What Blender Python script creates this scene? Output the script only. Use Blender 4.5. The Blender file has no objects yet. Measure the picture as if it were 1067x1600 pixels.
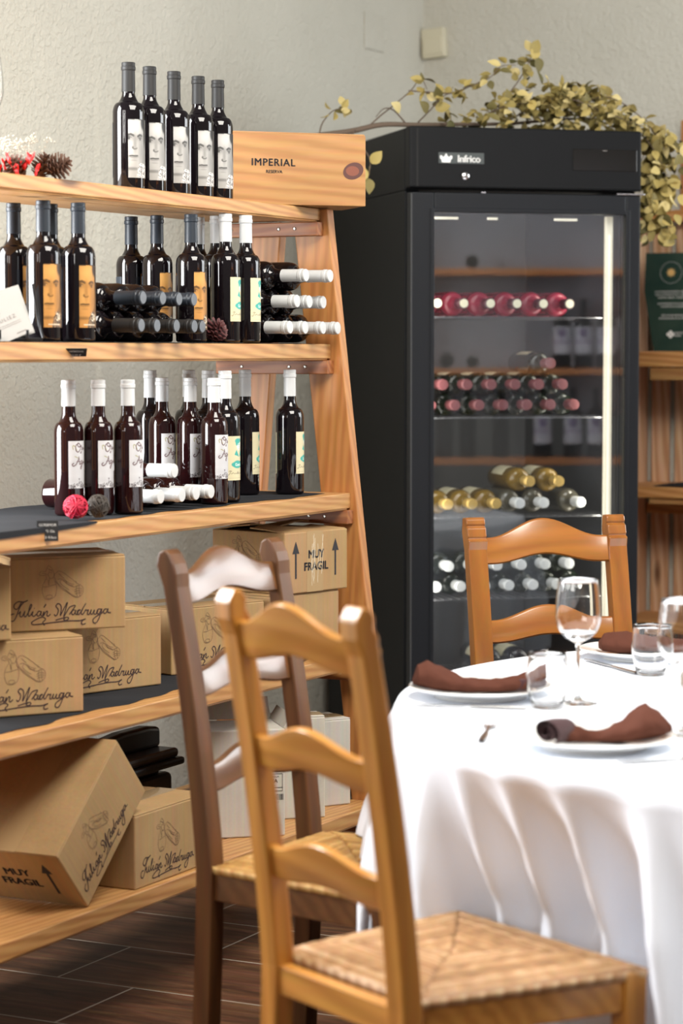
import bpy, bmesh, math, random
import numpy as np
from mathutils import Vector, Matrix, Quaternion, noise as mnoise

random.seed(7)
sc = bpy.context.scene
COL = sc.collection
PI = math.pi

# ------------------------------------------------------------------ camera, world, light, exposure
CAM_H = 1.40
cam_d = bpy.data.cameras.new('camera')
cam = bpy.data.objects.new('camera', cam_d)
COL.objects.link(cam)
cam_d.sensor_fit = 'VERTICAL'
cam_d.sensor_height = 36.0
cam_d.sensor_width = 24.0
cam_d.lens = 85.0
cam_d.clip_start = 0.05
cam.location = (0, 0, CAM_H)
cam.rotation_euler = (math.radians(90 - 3.80), 0, 0)
cam_d.dof.use_dof = True
cam_d.dof.focus_distance = 5.65
cam_d.dof.aperture_fstop = 3.2
sc.camera = cam

sc.view_settings.view_transform = 'Standard'
sc.view_settings.look = 'None'
sc.view_settings.gamma = 1.0
sc.view_settings.use_curve_mapping = False
sc.view_settings.exposure = 1.0
sc.cycles.max_bounces = 8
sc.cycles.transparent_max_bounces = 16
sc.cycles.caustics_reflective = False
sc.cycles.caustics_refractive = True
sc.cycles.sample_clamp_indirect = 4.0

world = bpy.data.worlds.new('room_daylight')
sc.world = world
world.use_nodes = True
world.node_tree.nodes['Background'].inputs['Color'].default_value = (1.0, 0.95, 0.87, 1)
world.node_tree.nodes['Background'].inputs['Strength'].default_value = 0.11


def area_light(name, loc, aim, sx, sy, power, color):
    ld = bpy.data.lights.new(name, 'AREA')
    ld.shape = 'RECTANGLE'
    ld.size, ld.size_y = sx, sy
    ld.energy = power
    ld.color = color
    o = bpy.data.objects.new(name, ld)
    COL.objects.link(o)
    o.location = loc
    o.rotation_euler = (Vector(aim) - Vector(loc)).to_track_quat('-Z', 'Y').to_euler()
    return o


area_light('daylight_left_window', (-1.538, 4.829, 1.80), (-0.647, 4.375, 1.80), 0.9, 1.7, 80, (0.95, 0.98, 1.0))
area_light('front_fill_light', (-4.0, -1.2, 2.9), (0.4, 4.8, 0.8), 3.0, 2.0, 85, (1.0, 0.965, 0.925))  # added soft fill from the front left, no source built
area_light('ceiling_panel_light', (0.75, 3.9, 3.1), (0.45, 4.6, 0.6), 1.6, 1.6, 78, (1.0, 0.95, 0.87))
area_light('daylight_side_window', (4.00, 6.06, 2.45), (0.2, 7.4, 1.75), 0.9, 1.5, 24, (0.92, 0.97, 1.0))
area_light('daylight_back_window', (3.30, 6.93, 1.85), (0.7, 4.4, 0.9), 1.4, 1.5, 28, (0.95, 0.98, 1.0))

# ------------------------------------------------------------------ frames of the place
RX, RY = 0.02301, 5.98641          # right front end of the tall rack, on the floor
TH = math.radians(27.0)
U = Vector((math.sin(TH), math.cos(TH), 0))     # along the left wall, away from the camera
N = Vector((math.cos(TH), -math.sin(TH), 0))    # out of the left wall into the room
RACK_YAW = math.radians(63.0)      # local x = U, local y = -N


def RW(s, t, z):
    return Vector((RX, RY, 0)) + U * s + N * t + Vector((0, 0, z))


# ------------------------------------------------------------------ helpers
class MB:
    """collects geometry of one mesh"""

    def __init__(self):
        self.v = []
        self.f = []
        self.m = []

    def add(self, verts, faces, mi=0):
        b = len(self.v)
        self.v += [tuple(p) for p in verts]
        self.f += [tuple(i + b for i in f) for f in faces]
        self.m += [mi] * len(faces)
        return self

    def box(self, x0, x1, y0, y1, z0, z1, mi=0, M=None):
        vs = [Vector((x, y, z)) for x in (x0, x1) for y in (y0, y1) for z in (z0, z1)]
        if M is not None:
            vs = [M @ p for p in vs]
        self.add(vs, [(0, 1, 3, 2), (4, 6, 7, 5), (0, 4, 5, 1), (2, 3, 7, 6), (0, 2, 6, 4), (1, 5, 7, 3)], mi)
        return self

    def prism(self, poly, d0, d1, fn, mi=0):
        """poly of 2D points, extruded from d0 to d1; fn(a,b,d) -> 3D"""
        n = len(poly)
        vs = [fn(a, b, d0) for a, b in poly] + [fn(a, b, d1) for a, b in poly]
        fs = [tuple(range(n))[::-1], tuple(range(n, 2 * n))]
        fs += [(i, (i + 1) % n, (i + 1) % n + n, i + n) for i in range(n)]
        self.add(vs, fs, mi)
        return self

    def lathe(self, prof, seg=32, mi=0, M=None, cap=True):
        vs, fs = [], []
        n = len(prof)
        for k in range(seg):
            a = 2 * PI * k / seg
            for r, z in prof:
                p = Vector((r * math.cos(a), r * math.sin(a), z))
                vs.append(M @ p if M is not None else p)
        for k in range(seg):
            k2 = (k + 1) % seg
            for i in range(n - 1):
                fs.append((k * n + i, k2 * n + i, k2 * n + i + 1, k * n + i + 1))
        if cap:
            if prof[0][0] > 1e-6:
                fs.append(tuple(k * n for k in range(seg))[::-1])
            if prof[-1][0] > 1e-6:
                fs.append(tuple(k * n + n - 1 for k in range(seg)))
        self.add(vs, fs, mi)
        return self

    def tube(self, pts, rad, seg=8, mi=0):
        pts = [Vector(p) for p in pts]
        n = len(pts)
        rads = rad if isinstance(rad, (list, tuple)) else [rad] * n
        vs, fs = [], []
        ref = Vector((0.13, 0.21, 0.97))
        for i, p in enumerate(pts):
            t = (pts[min(i + 1, n - 1)] - pts[max(i - 1, 0)]).normalized()
            a = t.cross(ref)
            if a.length < 1e-3:
                a = t.cross(Vector((1, 0, 0)))
            a.normalize()
            b = t.cross(a)
            for k in range(seg):
                w = 2 * PI * k / seg
                vs.append(p + (a * math.cos(w) + b * math.sin(w)) * rads[i])
        for i in range(n - 1):
            for k in range(seg):
                k2 = (k + 1) % seg
                fs.append((i * seg + k, i * seg + k2, (i + 1) * seg + k2, (i + 1) * seg + k))
        fs.append(tuple(range(seg))[::-1])
        fs.append(tuple((n - 1) * seg + k for k in range(seg)))
        self.add(vs, fs, mi)
        return self

    def grid(self, rows, mi=0, closed=False):
        """rows: list of lists of points"""
        h, w = len(rows), len(rows[0])
        vs = [p for r in rows for p in r]
        fs = []
        for i in range(h - 1):
            for j in range(w if closed else w - 1):
                j2 = (j + 1) % w
                fs.append((i * w + j, i * w + j2, (i + 1) * w + j2, (i + 1) * w + j))
        self.add(vs, fs, mi)
        return self

    def strokes(self, lines, width, fn, mi=0):
        """flat ribbons along 2D polylines; fn(a,b) -> 3D on the printed face"""
        for ln in lines:
            n = len(ln)
            L, R = [], []
            for i in range(n):
                ax, ay = ln[max(i - 1, 0)]
                bx, by = ln[min(i + 1, n - 1)]
                dx, dy = bx - ax, by - ay
                l = math.hypot(dx, dy) or 1e-9
                ox, oy = -dy / l * width / 2, dx / l * width / 2
                L.append(fn(ln[i][0] + ox, ln[i][1] + oy))
                R.append(fn(ln[i][0] - ox, ln[i][1] - oy))
            self.grid([L, R], mi)
        return self

    def mesh(self, name):
        me = bpy.data.meshes.new(name)
        me.from_pydata(self.v, [], self.f)
        if any(self.m):
            me.polygons.foreach_set('material_index', self.m)
        me.update()
        return me

    def build(self, name, mats, parent=None, smooth=False, bevel=0.0, seg=2, angle=None):
        me = self.mesh(name)
        bm = bmesh.new()
        bm.from_mesh(me)
        bmesh.ops.recalc_face_normals(bm, faces=bm.faces)
        bm.to_mesh(me)
        bm.free()
        for m in (mats if isinstance(mats, (list, tuple)) else [mats]):
            me.materials.append(m)
        if smooth:
            me.polygons.foreach_set('use_smooth', [True] * len(me.polygons))
            if angle:
                me.set_sharp_from_angle(angle=math.radians(angle))
        o = bpy.data.objects.new(name, me)
        COL.objects.link(o)
        if parent:
            o.parent = parent
        if bevel:
            b = o.modifiers.new('bevel', 'BEVEL')
            b.width = bevel
            b.segments = seg
            b.limit_method = 'ANGLE'
        return o


def tag(o, label, cat, group=None, kind=None):
    o['label'] = label
    o['category'] = cat
    if group:
        o['group'] = group
    if kind:
        o['kind'] = kind
    return o


def thing(name, label, cat, loc=(0, 0, 0), rz=0.0, group=None):
    o = bpy.data.objects.new(name, None)
    o.empty_display_size = 0.05
    COL.objects.link(o)
    o.location = loc
    o.rotation_euler = (0, 0, rz)
    return tag(o, label, cat, group)


def struct(o):
    o['kind'] = 'structure'
    return o


def copy_tree(root):
    r = root.copy()
    COL.objects.link(r)
    for ch in list(root.children):
        c = ch.copy()
        COL.objects.link(c)
        c.parent = r
        for g in list(ch.children):
            d = g.copy()
            COL.objects.link(d)
            d.parent = c
    return r


def smooth_line(pts, k=4):
    """Catmull-Rom through 2D/3D points"""
    P = [Vector(p) for p in pts]
    if len(P) < 3:
        return [tuple(p) for p in P]
    out = []
    for i in range(len(P) - 1):
        p0, p1, p2, p3 = P[max(i - 1, 0)], P[i], P[i + 1], P[min(i + 2, len(P) - 1)]
        for j in range(k):
            t = j / k
            out.append(0.5 * ((2 * p1) + (p2 - p0) * t + (2 * p0 - 5 * p1 + 4 * p2 - p3) * t * t
                              + (3 * p1 - p0 - 3 * p2 + p3) * t ** 3))
    out.append(P[-1])
    return [tuple(p) for p in out]


def text_parts(txt, size, bold=0.0, shear=0.0, align='CENTER', spacing=1.0):
    """verts (x,y) and faces of a line of lettering"""
    cu = bpy.data.curves.new('lettering', 'FONT')
    cu.body = txt
    cu.size = size
    cu.align_x = align
    cu.offset = bold
    cu.shear = shear
    cu.space_character = spacing
    cu.resolution_u = 3
    ob = bpy.data.objects.new('lettering', cu)
    COL.objects.link(ob)
    dg = bpy.context.evaluated_depsgraph_get()
    me = bpy.data.meshes.new_from_object(ob.evaluated_get(dg))
    vs = [(v.co.x, v.co.y) for v in me.vertices]
    fs = [tuple(p.vertices) for p in me.polygons]
    bpy.data.objects.remove(ob)
    bpy.data.curves.remove(cu)
    bpy.data.meshes.remove(me)
    return vs, fs


def add_text(mb, txt, size, fn, x=0, y=0, mi=0, **kw):
    bold = kw.pop('bold', 0.0)
    vs, fs = text_parts(txt, size, **kw)
    for dx, dy in (((0, 0),) if bold == 0 else ((-bold, 0), (0, 0), (bold, 0), (0, bold * 0.6), (0, -bold * 0.6))):
        mb.add([fn(a + x + dx, b + y + dy) for a, b in vs], fs, mi)


# ------------------------------------------------------------------ materials
def new_mat(name):
    m = bpy.data.materials.new(name)
    m.use_nodes = True
    nt = m.node_tree
    return m, nt, nt.nodes['Principled BSDF']


def P(bsdf, **kw):
    names = dict(color='Base Color', rough='Roughness', metal='Metallic', spec='Specular IOR Level', coat='Coat Weight',
                 coat_rough='Coat Roughness', trans='Transmission Weight', ior='IOR', emit='Emission Color',
                 emit_s='Emission Strength', sheen='Sheen Weight', alpha='Alpha', sss='Subsurface Weight')
    for k, v in kw.items():
        if k in ('color', 'emit') and len(v) == 3:
            v = (*v, 1)
        bsdf.inputs[names[k]].default_value = v


def plain(name, color, rough=0.5, **kw):
    m, nt, b = new_mat(name)
    P(b, color=color, rough=rough, **kw)
    return m


def ramp(nt, stops):
    r = nt.nodes.new('ShaderNodeValToRGB')
    el = r.color_ramp.elements
    while len(el) < len(stops):
        el.new(0.5)
    for e, (p, c) in zip(el, stops):
        e.position = p
        e.color = (*c, 1)
    return r


def coords(nt, scale=(1, 1, 1), loc=(0, 0, 0), rot=(0, 0, 0), rand=False, kind='Object'):
    tc = nt.nodes.new('ShaderNodeTexCoord')
    mp = nt.nodes.new('ShaderNodeMapping')
    mp.inputs['Scale'].default_value = scale
    mp.inputs['Location'].default_value = loc
    mp.inputs['Rotation'].default_value = rot
    src = tc.outputs[kind]
    if rand:
        oi = nt.nodes.new('ShaderNodeObjectInfo')
        mul = nt.nodes.new('ShaderNodeMath')
        mul.operation = 'MULTIPLY'
        mul.inputs[1].default_value = 13.7
        nt.links.new(oi.outputs['Random'], mul.inputs[0])
        ad = nt.nodes.new('ShaderNodeVectorMath')
        ad.operation = 'ADD'
        nt.links.new(src, ad.inputs[0])
        nt.links.new(mul.outputs[0], ad.inputs[1])
        src = ad.outputs[0]
    nt.links.new(src, mp.inputs['Vector'])
    return mp.outputs['Vector']


def noise_tex(nt, vec, scale, detail=4, rough=0.55, dist=0.0):
    n = nt.nodes.new('ShaderNodeTexNoise')
    n.inputs['Scale'].default_value = scale
    n.inputs['Detail'].default_value = detail
    n.inputs['Roughness'].default_value = rough
    n.inputs['Distortion'].default_value = dist
    nt.links.new(vec, n.inputs['Vector'])
    return n


def bump(nt, bsdf, height, strength, dist):
    b = nt.nodes.new('ShaderNodeBump')
    b.inputs['Strength'].default_value = strength
    b.inputs['Distance'].default_value = dist
    nt.links.new(height, b.inputs['Height'])
    nt.links.new(b.outputs['Normal'], bsdf.inputs['Normal'])


def mix_color(nt, fac, a, b, mode='MIX'):
    mx = nt.nodes.new('ShaderNodeMix')
    mx.data_type = 'RGBA'
    mx.blend_type = mode
    for sock, v in ((mx.inputs[0], fac), (mx.inputs[6], a), (mx.inputs[7], b)):
        if hasattr(v, 'links'):
            nt.links.new(v, sock)
        elif isinstance(v, (int, float)):
            sock.default_value = v
        else:
            sock.default_value = (*v, 1)
    return mx.outputs[2]


def wood(name, tones, axis='x', rough=0.4, coat=0.0, ring=18.0, contrast=0.55, knots=False, spec=0.5):
    """grain stretched along one object axis"""
    m, nt, b = new_mat(name)
    st = {'x': (0.09, 1, 1), 'y': (1, 0.09, 1), 'z': (1, 1, 0.09)}[axis]
    v = coords(nt, scale=st, rand=True)
    warp = noise_tex(nt, v, 3.2, 2, 0.5)
    mixv = nt.nodes.new('ShaderNodeVectorMath')
    mixv.operation = 'MULTIPLY_ADD'
    mixv.inputs[1].default_value = (0.07, 0.07, 0.07)
    nt.links.new(warp.outputs['Color'], mixv.inputs[0])
    nt.links.new(v, mixv.inputs[2])
    w = nt.nodes.new('ShaderNodeTexWave')
    w.wave_type = 'BANDS'
    w.bands_direction = 'DIAGONAL'
    w.inputs['Scale'].default_value = ring * 2.4
    w.inputs['Distortion'].default_value = 3.5
    w.inputs['Detail'].default_value = 3
    w.inputs['Detail Scale'].default_value = 1.6
    nt.links.new(mixv.outputs[0], w.inputs['Vector'])
    fine = noise_tex(nt, v, 90, 3, 0.7)
    big = noise_tex(nt, v, 5, 3, 0.6)
    r = ramp(nt, [(0.0, tones[0]), (0.5, tones[1]), (1.0, tones[2])])
    add = nt.nodes.new('ShaderNodeMath')
    add.operation = 'MULTIPLY_ADD'
    add.inputs[1].default_value = contrast
    nt.links.new(w.outputs['Fac'], add.inputs[0])
    sub = nt.nodes.new('ShaderNodeMath')
    sub.operation = 'MULTIPLY_ADD'
    sub.inputs[1].default_value = 0.55
    sub.inputs[2].default_value = -0.05
    nt.links.new(big.outputs['Fac'], sub.inputs[0])
    nt.links.new(sub.outputs[0], add.inputs[2])
    nt.links.new(add.outputs[0], r.inputs['Fac'])
    col = mix_color(nt, 0.25, r.outputs['Color'], fine.outputs['Color'], 'SOFT_LIGHT')
    if knots:
        kv = coords(nt, scale={'x': (2.2, 7, 7), 'y': (7, 2.2, 7), 'z': (7, 7, 2.2)}[axis], rand=True)
        vo = nt.nodes.new('ShaderNodeTexVoronoi')
        vo.inputs['Scale'].default_value = 1.0
        nt.links.new(kv, vo.inputs['Vector'])
        kr = ramp(nt, [(0.05, (1, 1, 1)), (0.13, (0, 0, 0))])
        nt.links.new(vo.outputs['Distance'], kr.inputs['Fac'])
        col = mix_color(nt, kr.outputs['Color'], col, tuple(c * 0.33 for c in tones[0]))
    nt.links.new(col, b.inputs['Base Color'])
    P(b, rough=rough, coat=coat, coat_rough=0.12, spec=spec)
    bump(nt, b, fine.outputs['Fac'], 0.12, 0.0006)
    return m


def stucco(name, c0, c1):
    m, nt, b = new_mat(name)
    v = coords(nt)
    n1 = noise_tex(nt, v, 62, 3, 0.55, 0.6)
    n2 = noise_tex(nt, v, 20, 3, 0.5)
    big = noise_tex(nt, v, 1.6, 4, 0.6)
    r = ramp(nt, [(0.25, c0), (0.75, c1)])
    nt.links.new(big.outputs['Fac'], r.inputs['Fac'])
    nt.links.new(r.outputs['Color'], b.inputs['Base Color'])
    h = nt.nodes.new('ShaderNodeMath')
    h.operation = 'MULTIPLY_ADD'
    h.inputs[1].default_value = 0.5
    nt.links.new(n2.outputs['Fac'], h.inputs[0])
    nt.links.new(n1.outputs['Fac'], h.inputs[2])
    bump(nt, b, h.outputs[0], 0.8, 0.010)
    P(b, rough=0.85, spec=0.2)
    return m


def cardboard(name, c0, c1, flute='x'):
    m, nt, b = new_mat(name)
    v = coords(nt, rand=True)
    n = noise_tex(nt, v, 7, 4, 0.6)
    r = ramp(nt, [(0.3, c0), (0.7, c1)])
    nt.links.new(n.outputs['Fac'], r.inputs['Fac'])
    f = noise_tex(nt, coords(nt, scale=(120, 120, 1.2), rand=True), 1.0, 1, 0.4)
    fb = noise_tex(nt, v, 260, 2, 0.6)
    col = mix_color(nt, 0.12, r.outputs['Color'], f.outputs['Color'], 'OVERLAY')
    col = mix_color(nt, 0.08, col, fb.outputs['Color'], 'OVERLAY')
    nt.links.new(col, b.inputs['Base Color'])
    bump(nt, b, f.outputs['Fac'], 0.25, 0.0012)
    P(b, rough=0.7, spec=0.25)
    return m


def vcol_mat(name, rough=0.5, **kw):
    m, nt, b = new_mat(name)
    a = nt.nodes.new('ShaderNodeVertexColor')
    a.layer_name = 'print'
    nt.links.new(a.outputs['Color'], b.inputs['Base Color'])
    P(b, rough=rough, **kw)
    return m


def pane(name, tint, refl_ior=1.5, edge=None):
    """thin glazing: reflection by angle over a straight view through"""
    m = bpy.data.materials.new(name)
    m.use_nodes = True
    nt = m.node_tree
    for n in list(nt.nodes):
        if n.type == 'BSDF_PRINCIPLED':
            nt.nodes.remove(n)
    out = [n for n in nt.nodes if n.type == 'OUTPUT_MATERIAL'][0]
    tr = nt.nodes.new('ShaderNodeBsdfTransparent')
    tr.inputs['Color'].default_value = (*tint, 1)
    gl = nt.nodes.new('ShaderNodeBsdfGlossy')
    gl.inputs['Roughness'].default_value = 0.0
    lw = nt.nodes.new('ShaderNodeLayerWeight')
    f0 = ((refl_ior - 1) / (refl_ior + 1)) ** 2
    pw = nt.nodes.new('ShaderNodeMath')
    pw.operation = 'POWER'
    pw.inputs[1].default_value = 5.0
    nt.links.new(lw.outputs['Facing'], pw.inputs[0])
    fr = nt.nodes.new('ShaderNodeMath')
    fr.operation = 'MULTIPLY_ADD'
    fr.inputs[1].default_value = 1 - f0
    fr.inputs[2].default_value = f0
    nt.links.new(pw.outputs[0], fr.inputs[0])
    if edge:
        p3 = nt.nodes.new('ShaderNodeMath')
        p3.operation = 'POWER'
        p3.inputs[1].default_value = 3.0
        nt.links.new(lw.outputs['Facing'], p3.inputs[0])
        nt.links.new(mix_color(nt, p3.outputs[0], tint, edge), tr.inputs['Color'])
    mx = nt.nodes.new('ShaderNodeMixShader')
    nt.links.new(fr.outputs[0], mx.inputs[0])
    nt.links.new(tr.outputs[0], mx.inputs[1])
    nt.links.new(gl.outputs[0], mx.inputs[2])
    nt.links.new(mx.outputs[0], out.inputs['Surface'])
    return m


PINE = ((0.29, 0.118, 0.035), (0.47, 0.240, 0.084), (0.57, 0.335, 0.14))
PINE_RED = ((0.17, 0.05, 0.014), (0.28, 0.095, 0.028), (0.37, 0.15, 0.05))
M = {}
M['wall'] = stucco('wall_plaster', (0.56, 0.545, 0.475), (0.63, 0.615, 0.545))
M['pine_x'] = wood('pine_board', PINE, 'x', 0.45, ring=14, contrast=0.42, knots=True)
M['pine_z'] = wood('pine_upright', ((0.29, 0.105, 0.028), (0.46, 0.195, 0.058), (0.56, 0.275, 0.10)), 'z', 0.45, ring=11, contrast=0.32, knots=True)
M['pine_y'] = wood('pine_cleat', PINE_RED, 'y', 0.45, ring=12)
M['crate'] = wood('crate_pine', ((0.27, 0.115, 0.032), (0.37, 0.185, 0.060), (0.43, 0.235, 0.088)), 'x', 0.5, ring=9, contrast=0.45)
M['oldpine_x'] = wood('aged_pine_board', ((0.34, 0.13, 0.035), (0.52, 0.24, 0.075), (0.66, 0.36, 0.15)), 'x', 0.5, ring=12)
M['oldpine_z'] = wood('aged_pine_slat', ((0.40, 0.18, 0.08), (0.60, 0.37, 0.22), (0.72, 0.52, 0.37)), 'z', 0.55, ring=9, knots=True)
M['honey_z'] = wood('honey_oak_upright', ((0.27, 0.102, 0.014), (0.42, 0.178, 0.030), (0.52, 0.245, 0.05)), 'z', 0.34, 0.25, ring=7, contrast=0.4)
M['honey_x'] = wood('honey_oak_slat', ((0.32, 0.125, 0.02), (0.48, 0.215, 0.042), (0.59, 0.29, 0.07)), 'x', 0.30, 0.4, ring=7, contrast=0.4)
M['walnut_z'] = wood('walnut_upright', ((0.060, 0.023, 0.008), (0.115, 0.047, 0.016), (0.17, 0.075, 0.027)), 'z', 0.42, 0.0, ring=6, contrast=0.28, spec=0.3)
M['walnut_x'] = wood('walnut_slat', ((0.065, 0.025, 0.009), (0.125, 0.052, 0.018), (0.18, 0.082, 0.030)), 'x', 0.28, 0.45, ring=6, contrast=0.28)
M['amber_z'] = wood('amber_upright', ((0.17, 0.055, 0.008), (0.25, 0.088, 0.012), (0.31, 0.122, 0.019)), 'z', 0.30, 0.6, ring=6, contrast=0.3)
M['amber_x'] = wood('amber_slat', ((0.19, 0.062, 0.009), (0.27, 0.097, 0.013), (0.34, 0.135, 0.021)), 'x', 0.30, 0.6, ring=6, contrast=0.3)
M['card'] = cardboard('brown_cardboard', (0.335, 0.210, 0.095), (0.395, 0.255, 0.122))
M['card_white'] = cardboard('white_cardboard', (0.47, 0.44, 0.385), (0.54, 0.51, 0.455))
M['card_in'] = plain('cardboard_edge', (0.26, 0.16, 0.08), 0.8)
M['ink'] = plain('dark_brown_ink', (0.045, 0.022, 0.02), 0.7)
M['ink_fine'] = plain('fine_brown_ink', (0.16, 0.09, 0.05), 0.7)
M['ink_black'] = plain('black_ink', (0.02, 0.018, 0.022), 0.7)
M['ink_white'] = plain('white_ink', (0.85, 0.85, 0.83), 0.6)
M['ink_grey'] = plain('grey_ink', (0.20, 0.18, 0.17), 0.6)
M['ink_gold'] = plain('gold_ink', (0.75, 0.48, 0.17), 0.5)
M['tape'] = plain('clear_parcel_tape', (0.40, 0.27, 0.135), 0.16, coat=0.5)
M['slate_cloth'] = plain('dark_felt', (0.022, 0.023, 0.026), 0.95, spec=0.1)
M['black_card'] = plain('black_card', (0.018, 0.019, 0.021), 0.7)
M['screw'] = plain('steel_screw', (0.55, 0.53, 0.48), 0.35, metal=1.0)
M['bottle'] = plain('black_wine_glass', (0.0045, 0.003, 0.004), 0.035, spec=0.55)
M['bottle_red'] = plain('deep_red_wine_glass', (0.013, 0.003, 0.0035), 0.035, spec=0.55)
M['cap_char'] = plain('charcoal_capsule', (0.018, 0.0175, 0.0175), 0.5, spec=0.3)
M['cap_slate'] = plain('slate_capsule', (0.017, 0.023, 0.032), 0.42, spec=0.4)
M['cap_disc'] = plain('capsule_disc', (0.09, 0.10, 0.115), 0.4)
M['cap_white'] = plain('white_capsule', (0.54, 0.55, 0.55), 0.42)
M['cap_gold'] = plain('gold_capsule', (0.62, 0.42, 0.13), 0.3, metal=0.5)
M['cap_pink'] = plain('dusty_red_capsule', (0.16, 0.048, 0.052), 0.45)
M['cap_pale'] = plain('pale_gold_disc', (0.75, 0.70, 0.52), 0.35)
M['bottle_gold'] = plain('white_wine_glass', (0.15, 0.090, 0.016), 0.06, spec=0.6)
M['bottle_clear'] = plain('clear_wine_glass', (0.06, 0.055, 0.04), 0.05, spec=0.7)
M['bottle_green'] = plain('dark_green_glass', (0.006, 0.010, 0.005), 0.05)
M['crimson_bottle'] = plain('crimson_wine_bottle', (0.20, 0.014, 0.034), 0.25)
M['cap_wine'] = plain('wine_red_capsule', (0.055, 0.010, 0.018), 0.4)
M['red_paper'] = plain('crimson_label', (0.42, 0.035, 0.075), 0.5)
M['cream_paper'] = plain('cream_label', (0.70, 0.64, 0.45), 0.5)
M['white_paper'] = plain('white_paper', (0.44, 0.44, 0.425), 0.6)
M['label'] = vcol_mat('printed_label', 0.5, spec=0.3)
M['fridge_black'] = plain('black_powder_coat', (0.0065, 0.007, 0.008), 0.5, spec=0.15)
M['fridge_door'] = plain('dark_door_frame', (0.011, 0.0125, 0.0155), 0.4, spec=0.25)
M['fridge_in'] = plain('fridge_lining', (0.055, 0.056, 0.062), 0.5)
M['fridge_disp'] = plain('gloss_black_display', (0.008, 0.007, 0.006), 0.12)
M['gap'] = plain('dark_gasket', (0.004, 0.004, 0.004), 0.8)
M['chrome'] = plain('chrome', (0.75, 0.75, 0.76), 0.18, metal=1.0)
M['wire'] = plain('shelf_wire', (0.07, 0.07, 0.075), 0.5)
M['fridge_glass'] = pane('fridge_glazing', (0.90, 0.92, 0.94), 1.62)
m_, nt_, b_ = new_mat('light_strip')
P(b_, color=(0.9, 0.85, 0.7), emit=(1.0, 0.86, 0.58), emit_s=0.20)
M['strip'] = m_
m_, nt_, b_ = new_mat('light_strip_core')
P(b_, color=(0.9, 0.85, 0.7), emit=(1.0, 0.9, 0.68), emit_s=0.45)
M['strip_core'] = m_
M['cloth'] = plain('white_tablecloth', (0.82, 0.865, 0.95), 0.8, spec=0.2)
M['china'] = plain('white_china', (0.82, 0.83, 0.82), 0.12, coat=0.5)
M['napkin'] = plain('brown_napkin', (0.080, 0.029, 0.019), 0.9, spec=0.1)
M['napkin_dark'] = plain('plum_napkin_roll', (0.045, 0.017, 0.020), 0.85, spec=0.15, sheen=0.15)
M['steel'] = plain('polished_steel', (0.55, 0.55, 0.55), 0.2, metal=1.0)
M['glass'] = plain('clear_glass', (1, 1, 1), 0.0, trans=1.0, ior=1.45)
M['table_wood'] = plain('table_wood', (0.25, 0.13, 0.06), 0.5)
M['black_plastic'] = plain('black_plastic', (0.008, 0.008, 0.009), 0.35)
M['brown_plastic'] = plain('smoked_brown_plastic', (0.030, 0.019, 0.014), 0.3)
M['switch'] = plain('ivory_plastic', (0.66, 0.62, 0.47), 0.4)
M['bark'] = plain('grey_brown_bark', (0.12, 0.085, 0.06), 0.85)
M['red_wicker'] = plain('crimson_wicker', (0.52, 0.010, 0.045), 0.5)
M['black_wicker'] = plain('dark_brown_wicker', (0.045, 0.036, 0.028), 0.6)
M['maroon'] = plain('maroon_scales', (0.085, 0.022, 0.022), 0.6)
M['cone'] = plain('pine_cone_brown', (0.115, 0.055, 0.032), 0.7)
M['red_ribbon'] = plain('red_felt', (0.62, 0.012, 0.012), 0.6)
M['gyp'] = plain('dried_white_blossom', (0.46, 0.42, 0.35), 0.8)
M['orange_card'] = plain('orange_card', (0.72, 0.40, 0.10), 0.6)
M['metal_black'] = plain('blackened_steel', (0.02, 0.02, 0.022), 0.4, metal=0.5)


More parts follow.
